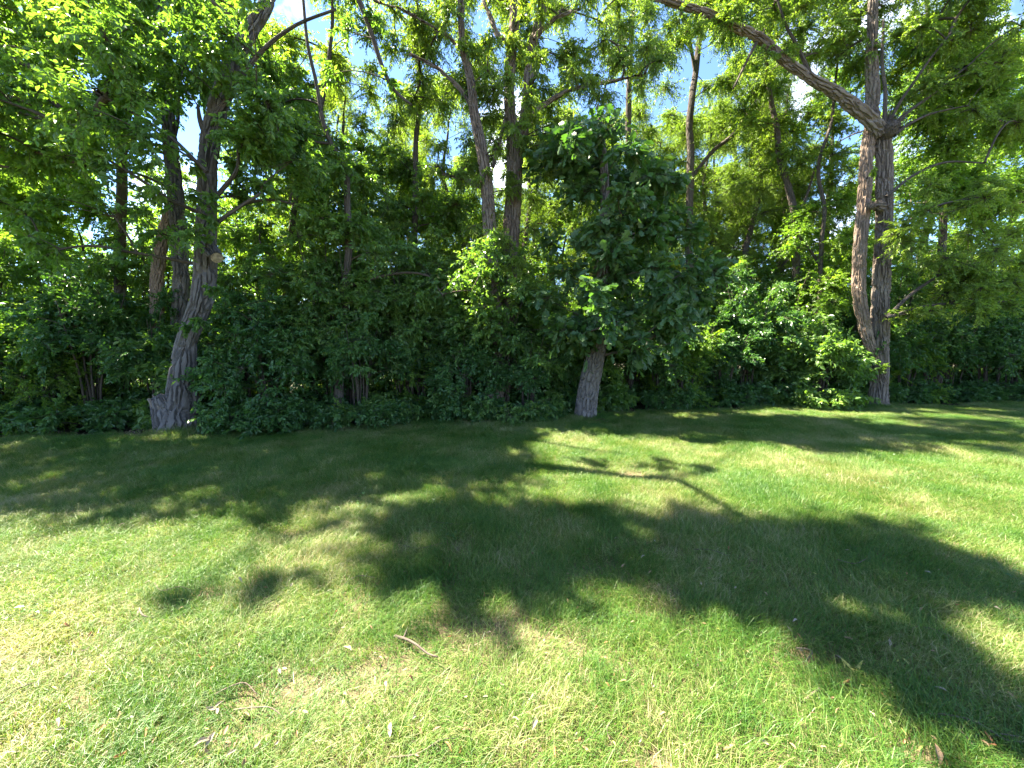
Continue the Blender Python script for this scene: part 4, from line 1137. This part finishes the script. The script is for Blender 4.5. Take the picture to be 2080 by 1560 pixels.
# ------------------------------------------------------------------ leaf litter along the hedge foot
rng = np.random.default_rng(51)
N = 12000
x = rng.uniform(-17, 20, N)
d = rng.normal(-0.08, 0.24, N)
y = edge_y(x) + 0.10 * np.sin(x * 2.1) + 0.06 * np.sin(x * 5.3 + 1) + np.where(d < -0.3, d * 1.0, d * 1.4)
z = np.where(d > -0.03, -0.03, lawn_z(x, y)) + rng.uniform(0.002, 0.03, N)
az = rng.uniform(0, 2 * np.pi, N)
dr = np.stack([np.cos(az), np.sin(az), rng.normal(0, 0.25, N)], 1)
nr = UP + rng.normal(size=(N, 3)) * 0.35
q_ = rng.integers(0, 4, 2600); w_ = 0.22 + np.abs(rng.normal(0, 0.25, 2600)); t_ = rng.uniform(0, 2 * np.pi, 2600)
bb = np.array([bA, bO, bR, bM])[q_]
x[:2600] = bb[:, 0] + w_ * np.cos(t_) * 1.3; y[:2600] = bb[:, 1] + w_ * np.sin(t_); z[:2600] = np.where(y[:2600] < edge_y(x[:2600]), lawn_z(x[:2600], y[:2600]) + 0.01, -0.02) + rng.uniform(0, 0.03, 2600)
V, F, A = leaf_faces(np.stack([x, y, z], 1), dr, nr, rng.uniform(0.02, 0.06, N), rng.uniform(0.010, 0.032, N), rng.uniform(0, 1, N), 'rhomb')
M['litter'] = leaf_mat("leaf_litter", (0.10, 0.065, 0.040), (0.21, 0.145, 0.090), (0.36, 0.28, 0.19), trans=0.1, rough=0.8, spec=0.15, tint=(1, 1, 1))
tag(obj("leaf_litter", mesh_np("leaf_litter", V, F, M['litter'], False, {"var": A}), kind="stuff"), "brown dead leaves and chips strewn along the foot of the hedge", "leaf litter")

# ------------------------------------------------------------------ fallen twigs and leaves on the lawn
def lie(px, py, lift=0.03):
    g = gnd(px, py, 0.06)
    return np.array([g[0], g[1], float(lawn_z(g[0], g[1])) + lift])

M['stick'] = bark_mat("stick_bark", (0.080, 0.060, 0.046), (0.135, 0.104, 0.082), (0.21, 0.168, 0.135), ridge=(60, 60, 10), bump=0.4)
def twig(pts_, r, label, side=(), cat="twig", lift=0.036, name="fallen_twig", mat='stick'):
    C_ = [lie(px, py, lift + 0.008 * ((i * 7) % 3)) for i, (px, py) in enumerate(pts_)]
    b = C_[0].copy(); b[2] = float(lawn_z(b[0], b[1]))
    e = empty(name, b); tag(e, label, cat, "fallen twigs on the lawn")
    r *= 0.8
    R_ = np.linspace(r, r * 0.45, len(C_))
    V, F, A = tube(C_, R_, 8, 0.02, 0.05, None, int(pts_[0][0]), wob=0.004)
    obj("stem", mesh_np("stem", V - b, F, M[mat], True, {"bark": A}), e)
    for q in side:
        S_ = [lie(px, py, lift + 0.01) for px, py in q]
        V, F, A = tube(S_, np.linspace(r * 0.55, r * 0.25, len(S_)), 6, 0.02, 0.0, None, 3, wob=0.003)
        obj("side_twig", mesh_np("side_twig", V - b, F, M[mat], True, {"bark": A}), e)

twig([(802, 1294), (822, 1302), (845, 1316), (868, 1328), (888, 1338)], 0.010, "stout brown broken stick lying above the bare soil patch", [[(820, 1300), (828, 1280)]], "stick", name="fallen_stick")
twig([(1345, 1330), (1375, 1298), (1398, 1288), (1408, 1310), (1418, 1362)], 0.0042, "thin grey twig bent in an arch in sunny grass", name="bent_twig")
twig([(1255, 1425), (1242, 1470), (1232, 1490), (1245, 1520)], 0.0036, "thin pale twig curving through grass below the arched twig")
twig([(1885, 1460), (1930, 1466), (1985, 1486), (2040, 1512), (2085, 1520)], 0.0055, "long thin branching twig in the sunny grass by the shadow's tip", [[(1905, 1470), (1950, 1500), (1975, 1530)], [(1985, 1484), (1990, 1470)], [(2030, 1505), (2080, 1512)]], name="branching_twig")
twig([(1850, 1280), (1890, 1287), (1920, 1302), (1950, 1312)], 0.0035, "thin grey twig lying across the shadow edge")
twig([(1960, 1324), (1985, 1334), (2012, 1352)], 0.0035, "short thin grey twig beyond the shadow edge")
twig([(1630, 1436), (1648, 1424), (1664, 1415)], 0.0095, "short stubby reddish stick in the sunlit grass", cat="stick", name="short_stick")
twig([(1617, 1323), (1640, 1328), (1648, 1335), (1636, 1350)], 0.006, "crooked short pale twig beside the shadow")
twig([(435, 1412), (470, 1398), (492, 1394), (522, 1410)], 0.005, "angular thin twig lying in pale grass", name="angular_twig")
twig([(475, 1442), (520, 1440), (550, 1444), (575, 1456)], 0.004, "thin twig with upturned end lying by a dry patch")
twig([(315, 1188), (335, 1205), (365, 1200), (390, 1202)], 0.005, "wavy grey twig in bright grass above the narrow shadow")
twig([(880, 1062), (940, 1068), (1000, 1060)], 0.004, "faint thin twig in the large central shadow")
twig([(820, 1112), (850, 1118), (900, 1108)], 0.005, "grey twig at the left end of the large central shadow")
twig([(700, 1190), (725, 1178), (760, 1182)], 0.005, "pale twig in sun left of the central shadow")
twig([(1410, 1115), (1440, 1118), (1480, 1135)], 0.005, "thin grey twig curved within the dark central shadow")
twig([(1790, 1065), (1800, 1050), (1802, 1040)], 0.006, "small upright-looking twig at the far shadow edge")
twig([(1700, 1140), (1730, 1150), (1760, 1142)], 0.005, "thin curled twig within the right-hand shadow")
twig([(785, 1540), (850, 1535), (900, 1510), (930, 1500)], 0.004, "thin twig lying in the foreground grass below the bare patch")
twig([(280, 1255), (283, 1242), (300, 1262), (315, 1258)], 0.007, "small grey forked twig at the narrow shadow's end")
twig([(0, 1425), (40, 1405), (82, 1394)], 0.005, "straight dry stalk lying in pale straw grass")

FL = [plain_mat("fallen_tan", (0.20, 0.12, 0.065), (0.32, 0.22, 0.13), 60, 0.7, 0.25), plain_mat("fallen_pale", (0.26, 0.21, 0.15), (0.39, 0.33, 0.26), 60, 0.7, 0.25),
      plain_mat("fallen_rust", (0.26, 0.11, 0.055), (0.40, 0.20, 0.10), 60, 0.7, 0.2), plain_mat("fallen_yellow", (0.34, 0.33, 0.07), (0.46, 0.44, 0.15), 60, 0.6, 0.35)]
LAB = ["tan dry leaf fallen on the lawn", "pale bleached leaf scrap fallen on the lawn", "rust-brown curled leaf fallen on the lawn", "yellow-green willow leaf fallen on the lawn"]
def curled(seed, asp, curl):
    rng = np.random.default_rng(seed)
    t = np.linspace(0, 1, 7); w = asp * np.sin(np.pi * np.clip(t, 0.03, 0.985)) ** 0.8 * (1 - 0.25 * t)
    V = []
    for i in range(7):
        z = 0.16 * math.sin(t[i] * 3.1 + seed) * curl + 0.10 * curl
        for s in (-1, -0.45, 0.45, 1):
            V.append([t[i] - 0.5, s * w[i] * (1 - 0.25 * curl * abs(s)), z + curl * 0.55 * w[i] * s * s + rng.normal() * 0.012])
    F = [[i * 4 + j, i * 4 + j + 1, i * 4 + j + 5, i * 4 + j + 4] for i in range(6) for j in range(3)]
    return np.array(V), np.array(F)
FM = [[mesh_np("fallen_leaf", *curled(10 * c + k, asp, cu), FL[c], True) for k in range(3)] for c, (asp, cu) in enumerate([(0.24, 0.9), (0.30, 1.2), (0.26, 1.4), (0.13, 0.5)])]
rng = np.random.default_rng(61)
spots = [(795, 1490, 1, 1.3), (430, 1445, 1, 1.1), (440, 1452, 1, 0.9), (412, 1520, 1, 1.6), (428, 1508, 1, 1.2), (470, 1535, 1, 1.1), (1720, 1362, 3, 1.6), (1745, 1366, 3, 1.7), (1735, 1374, 3, 1.2), (1710, 1358, 3, 1.3), (1838, 1355, 3, 0.9),
         (1822, 1354, 3, 0.8), (1480, 1535, 0, 1.3), (1900, 1550, 0, 1.6), (1806, 1448, 3, 0.9), (295, 1498, 2, 0.9), (205, 1492, 2, 1.0), (312, 1512, 2, 0.7), (752, 1420, 0, 1.1), (1085, 1478, 1, 1.3), (585, 1418, 0, 0.9), (702, 1418, 0, 1.0)]
for _ in range(250):
    py = 1040 + 515 * rng.uniform(0, 1) ** 0.75; px = rng.uniform(5, 2075)
    c = rng.choice([0, 1, 2, 3], p=[0.42, 0.30, 0.16, 0.12])
    spots.append((px, py, int(c), rng.uniform(0.45, 1.0)))
for px, py, c, s in spots:
    g = lie(px, py, 0.046)
    o = obj("fallen_leaf", FM[c][int(rng.integers(0, 3))])
    o.location = g
    o.rotation_euler = (rng.normal() * 0.3, rng.normal() * 0.3, rng.uniform(0, 6.28))
    q = 0.040 * s
    o.scale = (q, q, q)
    dark = any(inside(pl, g[0], g[1]) for pl in SHADEG)
    tag(o, LAB[c] + (", in the trees' shadow" if dark else ", in the sunny grass"), "leaf", ["tan fallen leaves", "pale leaf scraps", "rust-brown fallen leaves", "yellow-green fallen leaves"][c] + (" in shade" if dark else " in sun"))
